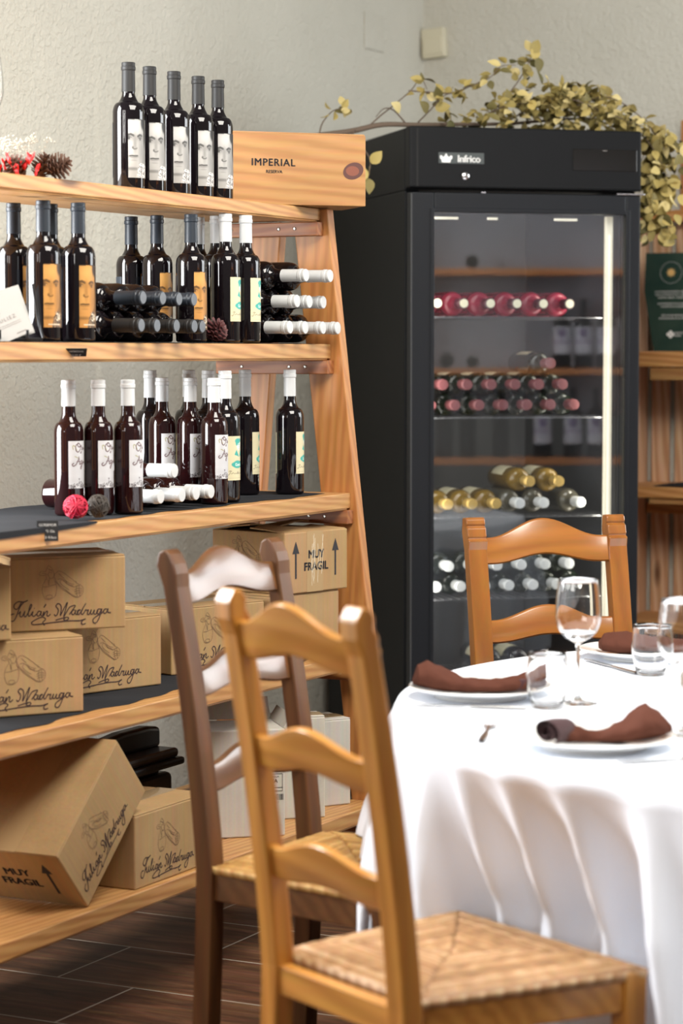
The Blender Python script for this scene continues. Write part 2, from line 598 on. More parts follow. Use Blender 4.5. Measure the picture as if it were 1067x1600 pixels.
def floor_mat():
    m, nt, b = new_mat('wood_look_tiles')
    tc = nt.nodes.new('ShaderNodeTexCoord')
    sep = nt.nodes.new('ShaderNodeSeparateXYZ')
    nt.links.new(tc.outputs['Object'], sep.inputs[0])
    # local x = along the wall, local y = towards the wall
    def mth(op, a, bv):
        n = nt.nodes.new('ShaderNodeMath')
        n.operation = op
        nt.links.new(a, n.inputs[0])
        n.inputs[1].default_value = bv
        return n.outputs[0]
    tx = mth('MULTIPLY_ADD', sep.outputs['Y'], -1.0)
    tx.node.inputs[2].default_value = 0.295 + 6.0
    ty = mth('ADD', sep.outputs['X'], 0.565 + 0.31 * 40)
    cmb = nt.nodes.new('ShaderNodeCombineXYZ')
    nt.links.new(tx, cmb.inputs[0])
    nt.links.new(ty, cmb.inputs[1])
    br = nt.nodes.new('ShaderNodeTexBrick')
    br.inputs['Scale'].default_value = 1.0
    br.inputs['Brick Width'].default_value = 0.6
    br.inputs['Row Height'].default_value = 0.31
    br.inputs['Mortar Size'].default_value = 0.0028
    br.inputs['Mortar Smooth'].default_value = 0.1
    br.inputs['Bias'].default_value = 0.0
    br.offset = 0.667
    br.offset_frequency = 2
    br.squash = 1.0
    br.inputs['Color1'].default_value = (0.0, 0, 0, 1)
    br.inputs['Color2'].default_value = (1, 1, 1, 1)
    br.inputs['Mortar'].default_value = (0.5, 0.5, 0.5, 1)
    nt.links.new(cmb.outputs[0], br.inputs['Vector'])
    g = noise_tex(nt, coords(nt, scale=(9, 1.3, 1)), 2.2, 6, 0.65, 0.8)
    g2 = noise_tex(nt, coords(nt, scale=(60, 4, 1)), 2.0, 3, 0.6)
    r = ramp(nt, [(0.28, (0.028, 0.012, 0.0065)), (0.5, (0.092, 0.040, 0.020)), (0.72, (0.19, 0.092, 0.048))])
    nt.links.new(g.outputs['Fac'], r.inputs['Fac'])
    c = mix_color(nt, 0.4, r.outputs['Color'], g2.outputs['Color'], 'OVERLAY')
    c = mix_color(nt, 0.12, c, br.outputs['Color'], 'OVERLAY')
    c = mix_color(nt, br.outputs['Fac'], c, (0.36, 0.31, 0.25))
    nt.links.new(c, b.inputs['Base Color'])
    P(b, rough=0.55, spec=0.22)
    bump(nt, b, g2.outputs['Fac'], 0.1, 0.001)
    return m


M['floor'] = floor_mat()


def seat_mat(name, tones):
    m, nt, b = new_mat(name)
    a = nt.nodes.new('ShaderNodeVertexColor')
    a.layer_name = 'print'
    r = ramp(nt, [(0.0, tones[0]), (0.5, tones[1]), (1.0, tones[2])])
    nt.links.new(a.outputs['Color'], r.inputs['Fac'])
    fb = noise_tex(nt, coords(nt), 160, 3, 0.7)
    c = mix_color(nt, 0.35, r.outputs['Color'], fb.outputs['Color'], 'OVERLAY')
    nt.links.new(c, b.inputs['Base Color'])
    P(b, rough=0.55, spec=0.35)
    return m


M['rush'] = seat_mat('woven_rush', ((0.15, 0.068, 0.024), (0.33, 0.180, 0.078), (0.56, 0.40, 0.245)))
M['rush_gold'] = seat_mat('woven_golden_rush', ((0.22, 0.10, 0.025), (0.40, 0.22, 0.068), (0.55, 0.36, 0.15)))


def leaf_mat():
    m, nt, b = new_mat('dried_eucalyptus_leaf')
    g = nt.nodes.new('ShaderNodeNewGeometry')
    r = ramp(nt, [(0.0, (0.085, 0.080, 0.030)), (0.35, (0.26, 0.205, 0.066)), (0.7, (0.43, 0.335, 0.11)), (1.0, (0.62, 0.52, 0.25))])
    nt.links.new(g.outputs['Random Per Island'], r.inputs['Fac'])
    nt.links.new(r.outputs['Color'], b.inputs['Base Color'])
    P(b, rough=0.6, spec=0.3)
    return m


M['leaf'] = leaf_mat()


# ------------------------------------------------------------------ the room
fl = MB().box(-8, 3.2, -6, 0.95, -0.05, 0).build('floor', M['floor'])
fl.location = (RX, RY, 0)
fl.rotation_euler = (0, 0, RACK_YAW)
struct(fl)

WT = 0.95                       # the left wall stands this far behind the rack's front line
CORNER = 2.45                   # s of the room corner
w = MB()
w.box(-4.6, CORNER + 0.15, WT, WT + 0.15, 0, 3.0)
wl = w.build('wall_left', M['wall'])
wl.location = (RX, RY, 0)
wl.rotation_euler = (0, 0, RACK_YAW)
struct(wl)
w = MB().box(CORNER, CORNER + 0.15, -4.5, WT, 0, 3.0)
wb = w.build('wall_back', M['wall'])
wb.location = (RX, RY, 0)
wb.rotation_euler = (0, 0, RACK_YAW)
struct(wb)

def window_frame(name, loc, yaw, wd, ht):
    mb = MB()
    for x0, x1, z0, z1 in ((-wd / 2 - 0.06, -wd / 2, -ht / 2 - 0.06, ht / 2 + 0.06), (wd / 2, wd / 2 + 0.06, -ht / 2 - 0.06, ht / 2 + 0.06),
                           (-wd / 2, wd / 2, ht / 2, ht / 2 + 0.06), (-wd / 2, wd / 2, -ht / 2 - 0.06, -ht / 2)):
        mb.box(x0, x1, -0.03, 0.03, z0, z1)
    o = mb.build(name, M['white_paper'], bevel=0.004)
    o.location = loc
    o.rotation_euler = (0, 0, yaw)
    return struct(o)


window_frame('window_1', RW(-1.74, -0.91, 1.80), RACK_YAW, 1.0, 1.75)
window_frame('window_3', RW(CORNER - 0.05, 2.63, 1.85), RACK_YAW - PI / 2, 1.4, 1.5)
window_frame('window_2', RW(1.87, 3.56, 2.45), RACK_YAW, 0.9, 1.5)

# cover plate on the left wall and the crooked switch by the corner
plate = MB().box(-0.073, 0.073, -0.006, 0, -0.062, 0.062).build('cover_plate', M['wall'], bevel=0.003)
tag(plate, 'wall-coloured blank cover plate high on the left wall near the corner', 'cover plate')
plate.location = RW(2.05, -WT, 2.475)
plate.rotation_euler = (0, 0, RACK_YAW)
sw = thing('light_switch', 'ivory wall switch box mounted crooked at the room corner', 'switch',
           RW(CORNER, -WT + 0.048, 2.478), RACK_YAW)
Ms = Matrix.Rotation(math.radians(-3.5), 4, 'X')
MB().box(-0.032, 0, -0.045, 0.042, -0.052, 0.05, M=Ms).build('switch_box', M['switch'], sw, bevel=0.004)
MB().box(-0.036, -0.031, -0.036, 0.033, -0.040, 0.018, M=Ms).build('rocker', M['switch'], sw, bevel=0.002)


# ------------------------------------------------------------------ the tall pine rack
SZ = [1.753, 1.418, 1.05, 0.66, 0.283]           # board tops
SF = [-0.084, -0.055, 0.0, 0.043, 0.082]         # t of the front edges
SB = [-0.36, -0.37, -0.42, -0.45, -0.47]         # t of the rear edges
STH = [0.030, 0.036, 0.038, 0.036, 0.036]
LEFT = -1.72
rack = thing('rack', 'tall pine A-frame bottle rack with five boards along the left wall', 'rack',
             (RX, RY, 0), RACK_YAW)
for z, f, bk, th in zip(SZ, SF, SB, STH):
    mb = MB().box(LEFT, -0.001, -f, -f + 0.115, z - th, z)
    mb.box(LEFT, -0.001, -f + 0.118, -bk, z - th, z)
    mb.box(LEFT, -0.012, -f + 0.003, -f + 0.06, z - th - 0.004, z - th + 0.001)
    mb.build('shelf_board', M['pine_x'], rack, bevel=0.0025)


def slant_leg(mb, s0, s1, tb, tt, wb_, zt):
    """plank between the floor and zt; front edge from tb (floor) to tt (top), width wb_"""
    mb.prism([(-tb, 0), (-tb + wb_, 0), (-tt + wb_, zt), (-tt, zt)], s0, s1, lambda a, b, d: (d, a, b))


for s0, s1 in ((0.0, 0.034), (LEFT - 0.034, LEFT)):
    mb = MB()
    slant_leg(mb, s0, s1, 0.132, -0.066, 0.098, 1.752)
    mb.build('front_leg', M['pine_z'], rack, bevel=0.003)
    mb = MB()
    slant_leg(mb, s0, s1, -0.34, -0.195, 0.085, 1.722)
    mb.build('rear_leg', M['pine_z'], rack, bevel=0.003)
for z, f, bk, th in zip(SZ, SF, SB, STH):
    zt = z - th - 0.004
    for s0, s1 in ((-0.034, -0.0005), (LEFT + 0.0005, LEFT + 0.034)):
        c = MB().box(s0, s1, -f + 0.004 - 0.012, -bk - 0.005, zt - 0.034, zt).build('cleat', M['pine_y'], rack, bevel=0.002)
        if s0 > -1:
            sm = MB()
            for t in (-f + 0.055, -f + 0.10, -f + 0.235):
                Mx = Matrix.Translation((s0 - 0.0008, t, zt - 0.016)) @ Matrix.Rotation(PI / 2, 4, 'Y')
                sm.lathe([(0.0, -0.001), (0.0022, -0.001), (0.0022, 0.0), (0.0048, 0.0012), (0.0048, -0.0002)], 12, M=Mx, cap=False)
            sm.build('screw', M['screw'], c)


# dark felt runners on three boards
def runner(name, label, s0, s1, t0, t1, z, hang=None):
    rows = []
    ns, nt_ = 60, 9
    for j in range(nt_):
        row = []
        for i in range(ns):
            s = s0 + (s1 - s0) * i / (ns - 1)
            edge = t0 + 0.008 * math.sin(s * 17) + 0.006 * math.sin(s * 41 + 1)
            t = edge + (t1 - edge) * j / (nt_ - 1)
            row.append((s, -t, z + 0.0016 + 0.0007 * math.sin(s * 30 + j)))
        rows.append(row)
    mb = MB().grid(rows)
    if hang:
        a, b, drop = hang
        r0, r1 = [], []
        for i in range(16):
            s = a + (b - a) * i / 15
            r0.append((s, -(t0 - 0.006), z + 0.0022))
            r1.append((s, -(SF[2] + 0.0022), z + 0.0022))
        r2 = [(p[0], p[1] - 0.0008, z - drop * (1 - i / 15) ** 0.5 - 0.001) for i, p in enumerate(r1)]
        mb.grid([r0, r1, r2])
    o = mb.build(name, M['slate_cloth'])
    o.location = (RX, RY, 0)
    o.rotation_euler = (0, 0, RACK_YAW)
    sm = o.modifiers.new('thick', 'SOLIDIFY')
    sm.thickness = 0.0012
    return tag(o, label, 'shelf runner', 'dark felt runners on the rack')


runner('felt_runner', 'black felt runner on the rack board second from the top', -1.7, -0.045, -0.075, -0.36, SZ[1])
runner('felt_runner', 'black felt runner under the white-capped bottles on the middle rack board', -1.7, -0.06, -0.030, -0.41, SZ[2], (-1.7, -1.16, 0.013))
runner('felt_runner', 'black felt runner under the stacked brown cartons on the rack', -1.7, -0.05, 0.0, -0.43, SZ[3])


# ------------------------------------------------------------------ printed labels (drawn point by point)
class Canvas:
    def __init__(self, w, h, color):
        self.w, self.h = w, h
        self.a = np.empty((h, w, 3))
        self.a[:] = color
        self.X, self.Y = np.meshgrid((np.arange(w) + 0.5) / w, (np.arange(h) + 0.5) / h)   # y from the top
        self.asp = h / w

    def put(self, mask, color):
        mk = np.clip(mask, 0, 1)[..., None]
        self.a = self.a * (1 - mk) + np.array(color) * mk

    def ell(self, cx, cy, rx, ry, color, soft=0.15, alpha=1.0, rot=0.0):
        c, s = math.cos(rot), math.sin(rot)
        dx, dy = (self.X - cx), (self.Y - cy)
        d = np.sqrt(((dx * c + dy * s) / rx) ** 2 + ((-dx * s + dy * c) / ry) ** 2)
        self.put(np.clip((1 - d) / soft + 0.5, 0, 1) * alpha, color)

    def line(self, pts, wd, color, alpha=1.0):
        d = np.full((self.h, self.w), 9.0)
        for (ax, ay), (bx, by) in zip(pts[:-1], pts[1:]):
            px, py = self.X - ax, (self.Y - ay) * self.asp
            qx, qy = bx - ax, (by - ay) * self.asp
            l = qx * qx + qy * qy + 1e-12
            t = np.clip((px * qx + py * qy) / l, 0, 1)
            d = np.minimum(d, np.hypot(px - t * qx, py - t * qy))
        self.put(np.clip((wd / 2 - d) * self.w + 0.5, 0, 1) * alpha, color)

    def poly(self, pts, color, alpha=1.0):
        ins = np.zeros((self.h, self.w), bool)
        n = len(pts)
        for i in range(n):
            (ax, ay), (bx, by) = pts[i], pts[(i + 1) % n]
            c = ((ay > self.Y) != (by > self.Y))
            with np.errstate(divide='ignore', invalid='ignore'):
                xx = (bx - ax) * (self.Y - ay) / (by - ay) + ax
            ins ^= c & (self.X < xx)
        self.put(ins * alpha, color)


def portrait(skin, light, dark, back, cloth):
    """an invented face looking out of the label, hair at the upper right, patterned collar"""
    c = Canvas(84, 108, back)
    x0 = 0.215
    c.poly([(0, 0), (0.48, 0), (0.56, 0.2), (0.55, 0.5), (0.50, 0.68), (0.36, 0.82), (0.2, 0.86), (0, 0.84)], skin)
    c.ell(0.18, 0.12, 0.30, 0.13, light, 1.6, 0.75)
    c.ell(0.10, 0.50, 0.14, 0.16, light, 1.5, 0.5)
    c.ell(0.52, 0.50, 0.12, 0.40, [v * 0.55 for v in skin], 1.5, 0.6)
    c.poly([(0, 0.83), (0.2, 0.86), (0.36, 0.80), (0.30, 1), (0, 1)], [v * 0.92 for v in skin])
    c.ell(0.12, 0.845, 0.24, 0.025, [v * 0.35 for v in skin], 1.2, 0.8)
    c.ell(0.55, 0.06, 0.13, 0.13, dark, 0.5)
    c.ell(0.62, 0.26, 0.07, 0.20, dark, 0.8)
    c.poly([(0, 0), (0.5, 0), (0.45, 0.022), (0.3, 0.012), (0, 0.018)], dark, 0.9)
    # brows and eyes
    c.line([(0.0, 0.275), (0.08, 0.262), (0.17, 0.285)], 0.052, dark, 0.9)
    c.line([(0.31, 0.295), (0.38, 0.272), (0.47, 0.285)], 0.052, dark, 0.95)
    c.ell(0.035, 0.325, 0.06, 0.022, [v * 0.9 + 0.1 for v in light], 0.4)
    c.ell(0.03, 0.324, 0.042, 0.030, dark, 0.5)
    c.line([(0.0, 0.302), (0.06, 0.302), (0.11, 0.318)], 0.018, dark, 0.9)
    c.ell(0.395, 0.335, 0.07, 0.022, [v * 0.8 for v in light], 0.4)
    c.ell(0.395, 0.334, 0.045, 0.030, dark, 0.5)
    c.line([(0.32, 0.328), (0.39, 0.312), (0.46, 0.325)], 0.018, dark, 0.9)
    c.ell(0.06, 0.315, 0.14, 0.045, [v * 0.45 for v in skin], 1.6, 0.5)
    c.ell(0.40, 0.322, 0.13, 0.045, [v * 0.45 for v in skin], 1.6, 0.5)
    c.ell(0.47, 0.56, 0.10, 0.20, [v * 0.5 for v in skin], 1.6, 0.6)
    # nose, mouth, chin
    c.ell(0.21, 0.42, 0.05, 0.13, [v * 0.55 for v in skin], 1.5, 0.7)
    c.ell(0.145, 0.485, 0.03, 0.022, [v * 0.35 for v in skin], 0.9, 0.9)
    c.line([(0.13, 0.49), (0.18, 0.512), (0.25, 0.507), (0.28, 0.495)], 0.026, [v * 0.3 for v in skin], 0.9)
    c.ell(0.17, 0.645, 0.14, 0.026, [v * 0.6 for v in skin], 0.8, 0.8)
    c.line([(0.04, 0.628), (0.12, 0.622), (0.18, 0.628), (0.30, 0.624)], 0.030, [v * 0.16 for v in skin], 0.95)
    c.ell(0.17, 0.70, 0.10, 0.015, [v * 0.65 for v in skin], 1.0, 0.6)
    # patterned collar
    c.poly([(0.24, 1), (0.30, 0.84), (0.42, 0.74), (0.62, 0.76), (1, 0.9), (1, 1)], cloth[0])
    rnd = random.Random(3)
    for _ in range(240):
        x, y = rnd.uniform(0.26, 0.9), rnd.uniform(0.76, 1.0)
        if x > 0.24 + (1 - y) * 0.5:
            c.ell(x, y, 0.014, 0.010, cloth[rnd.randint(1, 2)], 0.5)
    return c


def lab_orange():
    c = portrait((0.46, 0.215, 0.055), (0.58, 0.32, 0.095), (0.035, 0.02, 0.012), (0.05, 0.03, 0.02),
                 ((0.12, 0.075, 0.045), (0.42, 0.27, 0.15), (0.03, 0.02, 0.015)))
    wht = (0.8, 0.72, 0.55)
    c.line([(0.40, 0.79), (0.44, 0.775), (0.47, 0.80), (0.44, 0.83), (0.48, 0.86), (0.44, 0.89), (0.40, 0.87)], 0.016, wht)
    c.line([(0.53, 0.79), (0.50, 0.83), (0.53, 0.87), (0.57, 0.84), (0.53, 0.79)], 0.016, wht)
    for k in range(16):
        c.line([(0.14 + k * 0.026, 0.948), (0.155 + k * 0.026, 0.95)], 0.016, wht, 0.8)
    return c


def lab_bw():
    return portrait((0.36, 0.355, 0.34), (0.56, 0.55, 0.535), (0.02, 0.02, 0.02), (0.20, 0.20, 0.195),
                    ((0.42, 0.41, 0.40), (0.75, 0.74, 0.72), (0.06, 0.06, 0.06)))


def lab_cream():
    c = Canvas(84, 108, (0.60, 0.55, 0.36))
    teal, dk, fl_ = (0.05, 0.36, 0.31), (0.12, 0.09, 0.06), (0.62, 0.74, 0.68)
    # bust of a man in teal
    c.ell(0.53, 0.20, 0.125, 0.125, fl_, 0.2)
    c.ell(0.47, 0.115, 0.14, 0.060, teal, 0.3)
    c.ell(0.415, 0.155, 0.055, 0.065, teal, 0.4)
    c.ell(0.60, 0.10, 0.11, 0.04, teal, 0.4)
    c.ell(0.50, 0.195, 0.025, 0.012, teal, 0.6)
    c.ell(0.60, 0.195, 0.025, 0.012, teal, 0.6)
    c.line([(0.55, 0.20), (0.57, 0.25), (0.54, 0.255)], 0.012, teal)
    c.line([(0.50, 0.29), (0.59, 0.29)], 0.012, (0.55, 0.2, 0.16))
    c.poly([(0.40, 0.31), (0.54, 0.47), (0.30, 0.42)], teal)
    c.poly([(0.68, 0.31), (0.56, 0.47), (0.80, 0.42)], teal)
    for cx, cy, rx, ry in ((0.32, 0.64, 0.13, 0.055), (0.45, 0.61, 0.17, 0.06), (0.60, 0.63, 0.19, 0.065), (0.46, 0.68, 0.19, 0.045), (0.72, 0.66, 0.13, 0.05)):
        c.ell(cx, cy, rx, ry, teal, 0.25)
    for k, pts in enumerate(([(0.41, 0.62), (0.36, 0.62), (0.36, 0.665), (0.42, 0.665)], [(0.45, 0.64), (0.49, 0.64), (0.49, 0.665), (0.45, 0.665), (0.45, 0.64)],
                             [(0.58, 0.64), (0.53, 0.64), (0.57, 0.665), (0.53, 0.665)], [(0.61, 0.61), (0.61, 0.665), (0.66, 0.665)], [(0.70, 0.61), (0.70, 0.665)])):
        c.line(pts, 0.020, (0.72, 0.80, 0.74))
    c.line([(0.20, 0.79), (0.13, 0.78), (0.10, 0.80)], 0.012, dk)
    c.line([(0.17, 0.785), (0.12, 0.85), (0.07, 0.875), (0.05, 0.86)], 0.014, dk)
    xs = [0.17 + 0.02 * k for k in range(34)]
    c.line([(x, 0.842 + 0.012 * math.sin(k * 2.1) - (0.035 if k in (4, 15, 22) else 0)) for k, x in enumerate(xs)], 0.012, dk, 0.9)
    for x in (0.42, 0.46, 0.5):
        c.line([(x, 0.85), (x + 0.025, 0.80)], 0.012, dk, 0.9)
    c.line([(0.08, 0.945), (0.92, 0.945)], 0.008, dk, 0.5)
    return c


def lab_script():
    c = Canvas(84, 108, (0.56, 0.56, 0.575))
    gr, dk, gn = (0.42, 0.42, 0.44), (0.10, 0.045, 0.05), (0.28, 0.26, 0.09)
    for cx, cy, rx, ry, a in ((0.28, 0.36, 0.10, 0.12, 0.5), (0.45, 0.62, 0.35, 0.14, 0.35), (0.2, 0.48, 0.12, 0.05, 0.5), (0.35, 0.84, 0.4, 0.06, 0.5)):
        c.ell(cx, cy, rx, ry, gr, 1.6, a)
    c.line(smooth_line([(0.17, 0.18), (0.15, 0.12), (0.20, 0.10), (0.26, 0.15), (0.30, 0.2)]), 0.024, gn)
    c.line(smooth_line([(0.36, 0.06), (0.27, 0.10), (0.27, 0.20), (0.36, 0.235), (0.46, 0.17), (0.44, 0.08), (0.36, 0.05), (0.33, 0.09), (0.40, 0.13), (0.52, 0.10)]), 0.030, dk)
    c.line(smooth_line([(0.50, 0.13), (0.54, 0.14), (0.53, 0.19), (0.58, 0.18), (0.60, 0.14)]), 0.026, dk)
    c.line(smooth_line([(0.62, 0.14), (0.62, 0.19), (0.68, 0.16), (0.70, 0.19), (0.76, 0.14), (0.78, 0.19)]), 0.026, dk)
    c.line(smooth_line([(0.53, 0.22), (0.50, 0.26), (0.46, 0.255), (0.49, 0.23)]), 0.024, dk)
    c.line(smooth_line([(0.23, 0.33), (0.28, 0.34), (0.34, 0.36)]), 0.022, gn)
    c.line(smooth_line([(0.18, 0.47), (0.13, 0.50), (0.18, 0.53), (0.28, 0.49), (0.36, 0.40), (0.39, 0.34)]), 0.030, dk)
    c.line(smooth_line([(0.39, 0.34), (0.41, 0.42), (0.42, 0.49), (0.46, 0.49)]), 0.030, dk)
    c.line(smooth_line([(0.30, 0.445), (0.37, 0.43), (0.43, 0.445)]), 0.024, dk)
    c.line(smooth_line([(0.52, 0.42), (0.47, 0.44), (0.48, 0.49), (0.54, 0.46), (0.55, 0.42), (0.54, 0.52), (0.49, 0.59), (0.46, 0.56), (0.53, 0.51), (0.60, 0.48)]), 0.030, dk)
    c.line(smooth_line([(0.60, 0.43), (0.60, 0.48), (0.66, 0.43), (0.67, 0.48), (0.73, 0.45)]), 0.026, dk)
    c.line(smooth_line([(0.79, 0.44), (0.75, 0.47), (0.80, 0.48), (0.82, 0.44), (0.83, 0.48)]), 0.026, dk)
    rnd = random.Random(9)
    for _ in range(150):
        x = rnd.uniform(0.0, 1.0)
        top = 0.90 - 0.07 * math.exp(-((x - 0.42) / 0.12) ** 2) + 0.03 * rnd.random()
        c.ell(x, rnd.uniform(top, 0.995), 0.016, 0.010, (0.07, 0.055, 0.06), 0.6, 0.9)
    c.line([(0.40, 0.90), (0.40, 0.80)], 0.012, (0.07, 0.055, 0.06))
    c.ell(0.40, 0.80, 0.03, 0.014, (0.07, 0.055, 0.06), 0.5)
    return c


def lab_fridge():
    c = Canvas(24, 32, (0.66, 0.67, 0.76))
    c.poly([(0.3, 0.12), (0.5, 0.08), (0.7, 0.12), (0.62, 0.42), (0.38, 0.42)], (0.25, 0.2, 0.35))
    c.line([(0.12, 0.55), (0.88, 0.55)], 0.08, (0.22, 0.1, 0.3))
    return c


def wrap_print(canvas, r, z0, z1, a0, a1):
    """grid of points wrapped on a cylinder, coloured by the canvas; x of the canvas runs with falling angle"""
    h, w = canvas.h, canvas.w
    mb = MB()
    rows = []
    for j in range(h):
        z = z1 + (z0 - z1) * j / (h - 1)
        rows.append([(r * math.cos(a0 + (a1 - a0) * i / (w - 1)), r * math.sin(a0 + (a1 - a0) * i / (w - 1)), z) for i in range(w)])
    mb.grid(rows)
    return mb


def paint(me, canvas):
    ca = me.color_attributes.new('print', 'FLOAT_COLOR', 'POINT')
    flat = np.ones((canvas.h * canvas.w, 4), dtype=np.float32)
    flat[:, :3] = canvas.a.reshape(-1, 3)
    ca.data.foreach_set('color', flat.ravel())


# ------------------------------------------------------------------ bottles
def profile(h, r, neck=0.0142):
    k = h / 0.30
    pts = [(0.0, 0.006), (r * 0.55, 0.003), (r - 0.004, 0.0), (r - 0.001, 0.002), (r, 0.006), (r, 0.182 * k)]
    for i in range(1, 11):
        a = i / 10
        e = 0.5 - 0.5 * math.cos(PI * a ** 0.80)
        pts.append((r + (neck - r) * (0.35 * a + 0.65 * e) if a < 1 else neck, (0.182 + 0.048 * a ** 1.05) * k))
    # rounder shoulder
    out = pts[:6]
    for i in range(1, 13):
        a = i / 12 * PI / 2
        out.append((r - (r - neck) * 0.58 * (1 - math.cos(a)), (0.182 + 0.025 * math.sin(a)) * k))
    rr, zz = out[-1]
    for i in range(1, 7):
        a = i / 6
        out.append((rr + (neck - rr) * (1 - (1 - a) ** 2.2), zz + (0.232 * k - zz) * a))
    out += [(neck - 0.0004, 0.285 * k), (neck, 0.299 * k), (0.0, 0.2995 * k)]
    return out


def capsule_prof(h, neck=0.0142, length=0.064):
    k = h / 0.30
    rt = neck + 0.0012
    zb = 0.30 * k - length
    return [(neck + 0.0002, zb), (rt - 0.0002, zb), (rt - 0.0008, 0.281 * k), (rt + 0.0007, 0.283 * k), (rt + 0.0007, 0.290 * k),
            (rt - 0.0004, 0.2915 * k), (rt - 0.0001, 0.299 * k), (rt - 0.0012, 0.3005 * k), (0, 0.301 * k)]


BOT = {}


def bottle_kind(key, h, r, body, cap, lab=None, lab_z=(0.03, 0.16), span=118, back=None, seg=40, caplen=0.064, disc=None, start=4):
    """prototype parts as meshes; front label begins `start` degrees right of local -y... local +x is the label's left edge"""
    parts = []
    me = MB().lathe(profile(h, r), seg).build('body', M[body], smooth=True, angle=50)
    parts.append(me)
    parts.append(MB().lathe(capsule_prof(h, 0.0142, caplen), 28, cap=False).build('capsule', M[cap], smooth=True, angle=35))
    if disc:
        parts.append(MB().lathe([(0.0, 0.0), (0.0128, 0.0), (0.0128, 0.0006), (0.0, 0.0007)], 24,
                                M=Matrix.Translation((0, 0, 0.3012 * h / 0.30))).build('capsule_disc', M[disc], smooth=True, angle=30))
    if lab:
        cv = lab()
        o = wrap_print(cv, r + 0.0004, lab_z[0], lab_z[1], math.radians(-start), math.radians(-start + span)).build('front_label', M['label'], smooth=True)
        paint(o.data, cv)
        parts.append(o)
    if back:
        a0, a1, mat, z0, z1 = back
        rows = [[((r + 0.0004) * math.cos(math.radians(a0 + (a1 - a0) * i / 12)), (r + 0.0004) * math.sin(math.radians(a0 + (a1 - a0) * i / 12)), z) for i in range(13)]
                for z in (z0, z1)]
        parts.append(MB().grid(rows).build('back_label', M[mat], smooth=True))
    BOT[key] = parts
    for p in parts:
        COL.objects.unlink(p)


def bottle(key, label, group, loc, rz=0.0, lying=None, roll=0.0, cat='bottle'):
    """lying: direction the cap points to"""
    o = thing('wine_bottle', label, cat, loc, 0, group)
    if lying is not None:
        q = Vector(lying).normalized().to_track_quat('Z', 'Y') @ Quaternion((0, 0, 1), roll)
        o.rotation_mode = 'QUATERNION'
        o.rotation_quaternion = q
    else:
        o.rotation_euler = (0, 0, rz)
    for p in BOT[key]:
        c = p.copy()
        COL.objects.link(c)
        c.parent = o
    return o


bottle_kind('portrait_bw', 0.282, 0.0355, 'bottle', 'cap_char', lab_bw, (0.028, 0.156), 118, (-150, -75, 'black_card', 0.03, 0.15))
bottle_kind('portrait_orange', 0.288, 0.0352, 'bottle', 'cap_slate', lab_orange, (0.028, 0.158), 118, (-150, -80, 'cap_slate', 0.03, 0.15))
bottle_kind('cream', 0.302, 0.0345, 'bottle', 'cap_white', lab_cream, (0.050, 0.152), 112, (-150, -95, 'cream_paper', 0.05, 0.15))
bottle_kind('cream_short', 0.296, 0.0345, 'bottle', 'cap_white', lab_cream, (0.048, 0.150), 112, (-150, -95, 'cream_paper', 0.05, 0.15))
bottle_kind('script', 0.286, 0.0312, 'bottle_red', 'cap_white', lab_script, (0.058, 0.158), 112, (95 + 30, 95 + 75, 'white_paper', 0.058, 0.138), caplen=0.055)
bottle_kind('plain_dark', 0.298, 0.0338, 'bottle', 'cap_char', disc='cap_disc')
bottle_kind('plain_slate', 0.298, 0.0338, 'bottle', 'cap_slate', disc='cap_disc')
bottle_kind('plain_white', 0.300, 0.0355, 'bottle', 'cap_white')
bottle_kind('plain_white_slim', 0.290, 0.0325, 'bottle_red', 'cap_white')

CAMV = Vector((0, 0, 0))


def facing(p, extra=0.0):
    """rotation that puts the label's left edge (local +x) straight at where a guest stands"""
    return math.atan2(-p.y, -p.x) + extra


# top board: five in a row with black-and-white portraits
ORD = ['first', 'second', 'third', 'fourth', 'fifth', 'sixth']
topS = [-0.757, -0.668, -0.562, -0.453, -0.362]
for i, s in enumerate(topS):
    p = RW(s, -0.168, SZ[0] + 0.0005)
    bottle('portrait_bw', ('black-and-white portrait bottle on the top rack board, %s from the left' % ORD[i])
           if i < 4 else 'black-and-white portrait label bottle on the top rack board nearest the wooden crate',
           'portrait bottles on the top board', p, facing(p, math.radians([2, 2, 1, 3, 4][i])))

# second board: orange portraits
B2Z = SZ[1] + 0.0032
ob = [(-1.122, -0.224, 'orange portrait bottle half hidden behind the white leaflet, leftmost on the second board', 35),
      (-1.167, -0.1195, 'orange portrait bottle right behind the white leaflet, front one of an overlapping pair', 3),
      (-1.060, -0.173, 'slate-capped bottle almost wholly hidden behind a front orange portrait bottle', 20),
      (-1.068, -0.099, 'orange portrait bottle standing at the left end of the lying black-capped bottles', 6),
      (-0.574, -0.277, 'orange portrait bottle behind the lying black-capped stack, farther left of the two behind it', 40),
      (-0.590, -0.198, 'orange portrait bottle behind the lying black-capped stack, right of its twin', 14),
      (-0.598, -0.103, 'orange portrait bottle beside the cream-labelled bottles, lying caps crossing its label', 14)]
for s, t, lb, ex in ob:
    p = RW(s, t, B2Z)
    bottle('portrait_orange', lb, 'orange portrait bottles on the second board', p, facing(p, math.radians(ex)))
for s, t, lb, ex in [(-0.450, -0.098, 'white-capped cream label bottle on the second board, left of the two frontmost', 22),
                     (-0.372, -0.088, 'white-capped cream label bottle on the second board nearest the lying white-capped stack', 22),
                     (-0.392, -0.156, 'white-capped bottle tucked behind the two frontmost cream label bottles', 10),
                     (-0.362, -0.222, 'white-capped bottle at the back of the second board just right of a slate capsule', 15)]:
    p = RW(s, t, B2Z)
    bottle('cream_short', lb, 'cream label bottles on the second board', p, facing(p, math.radians(ex)))


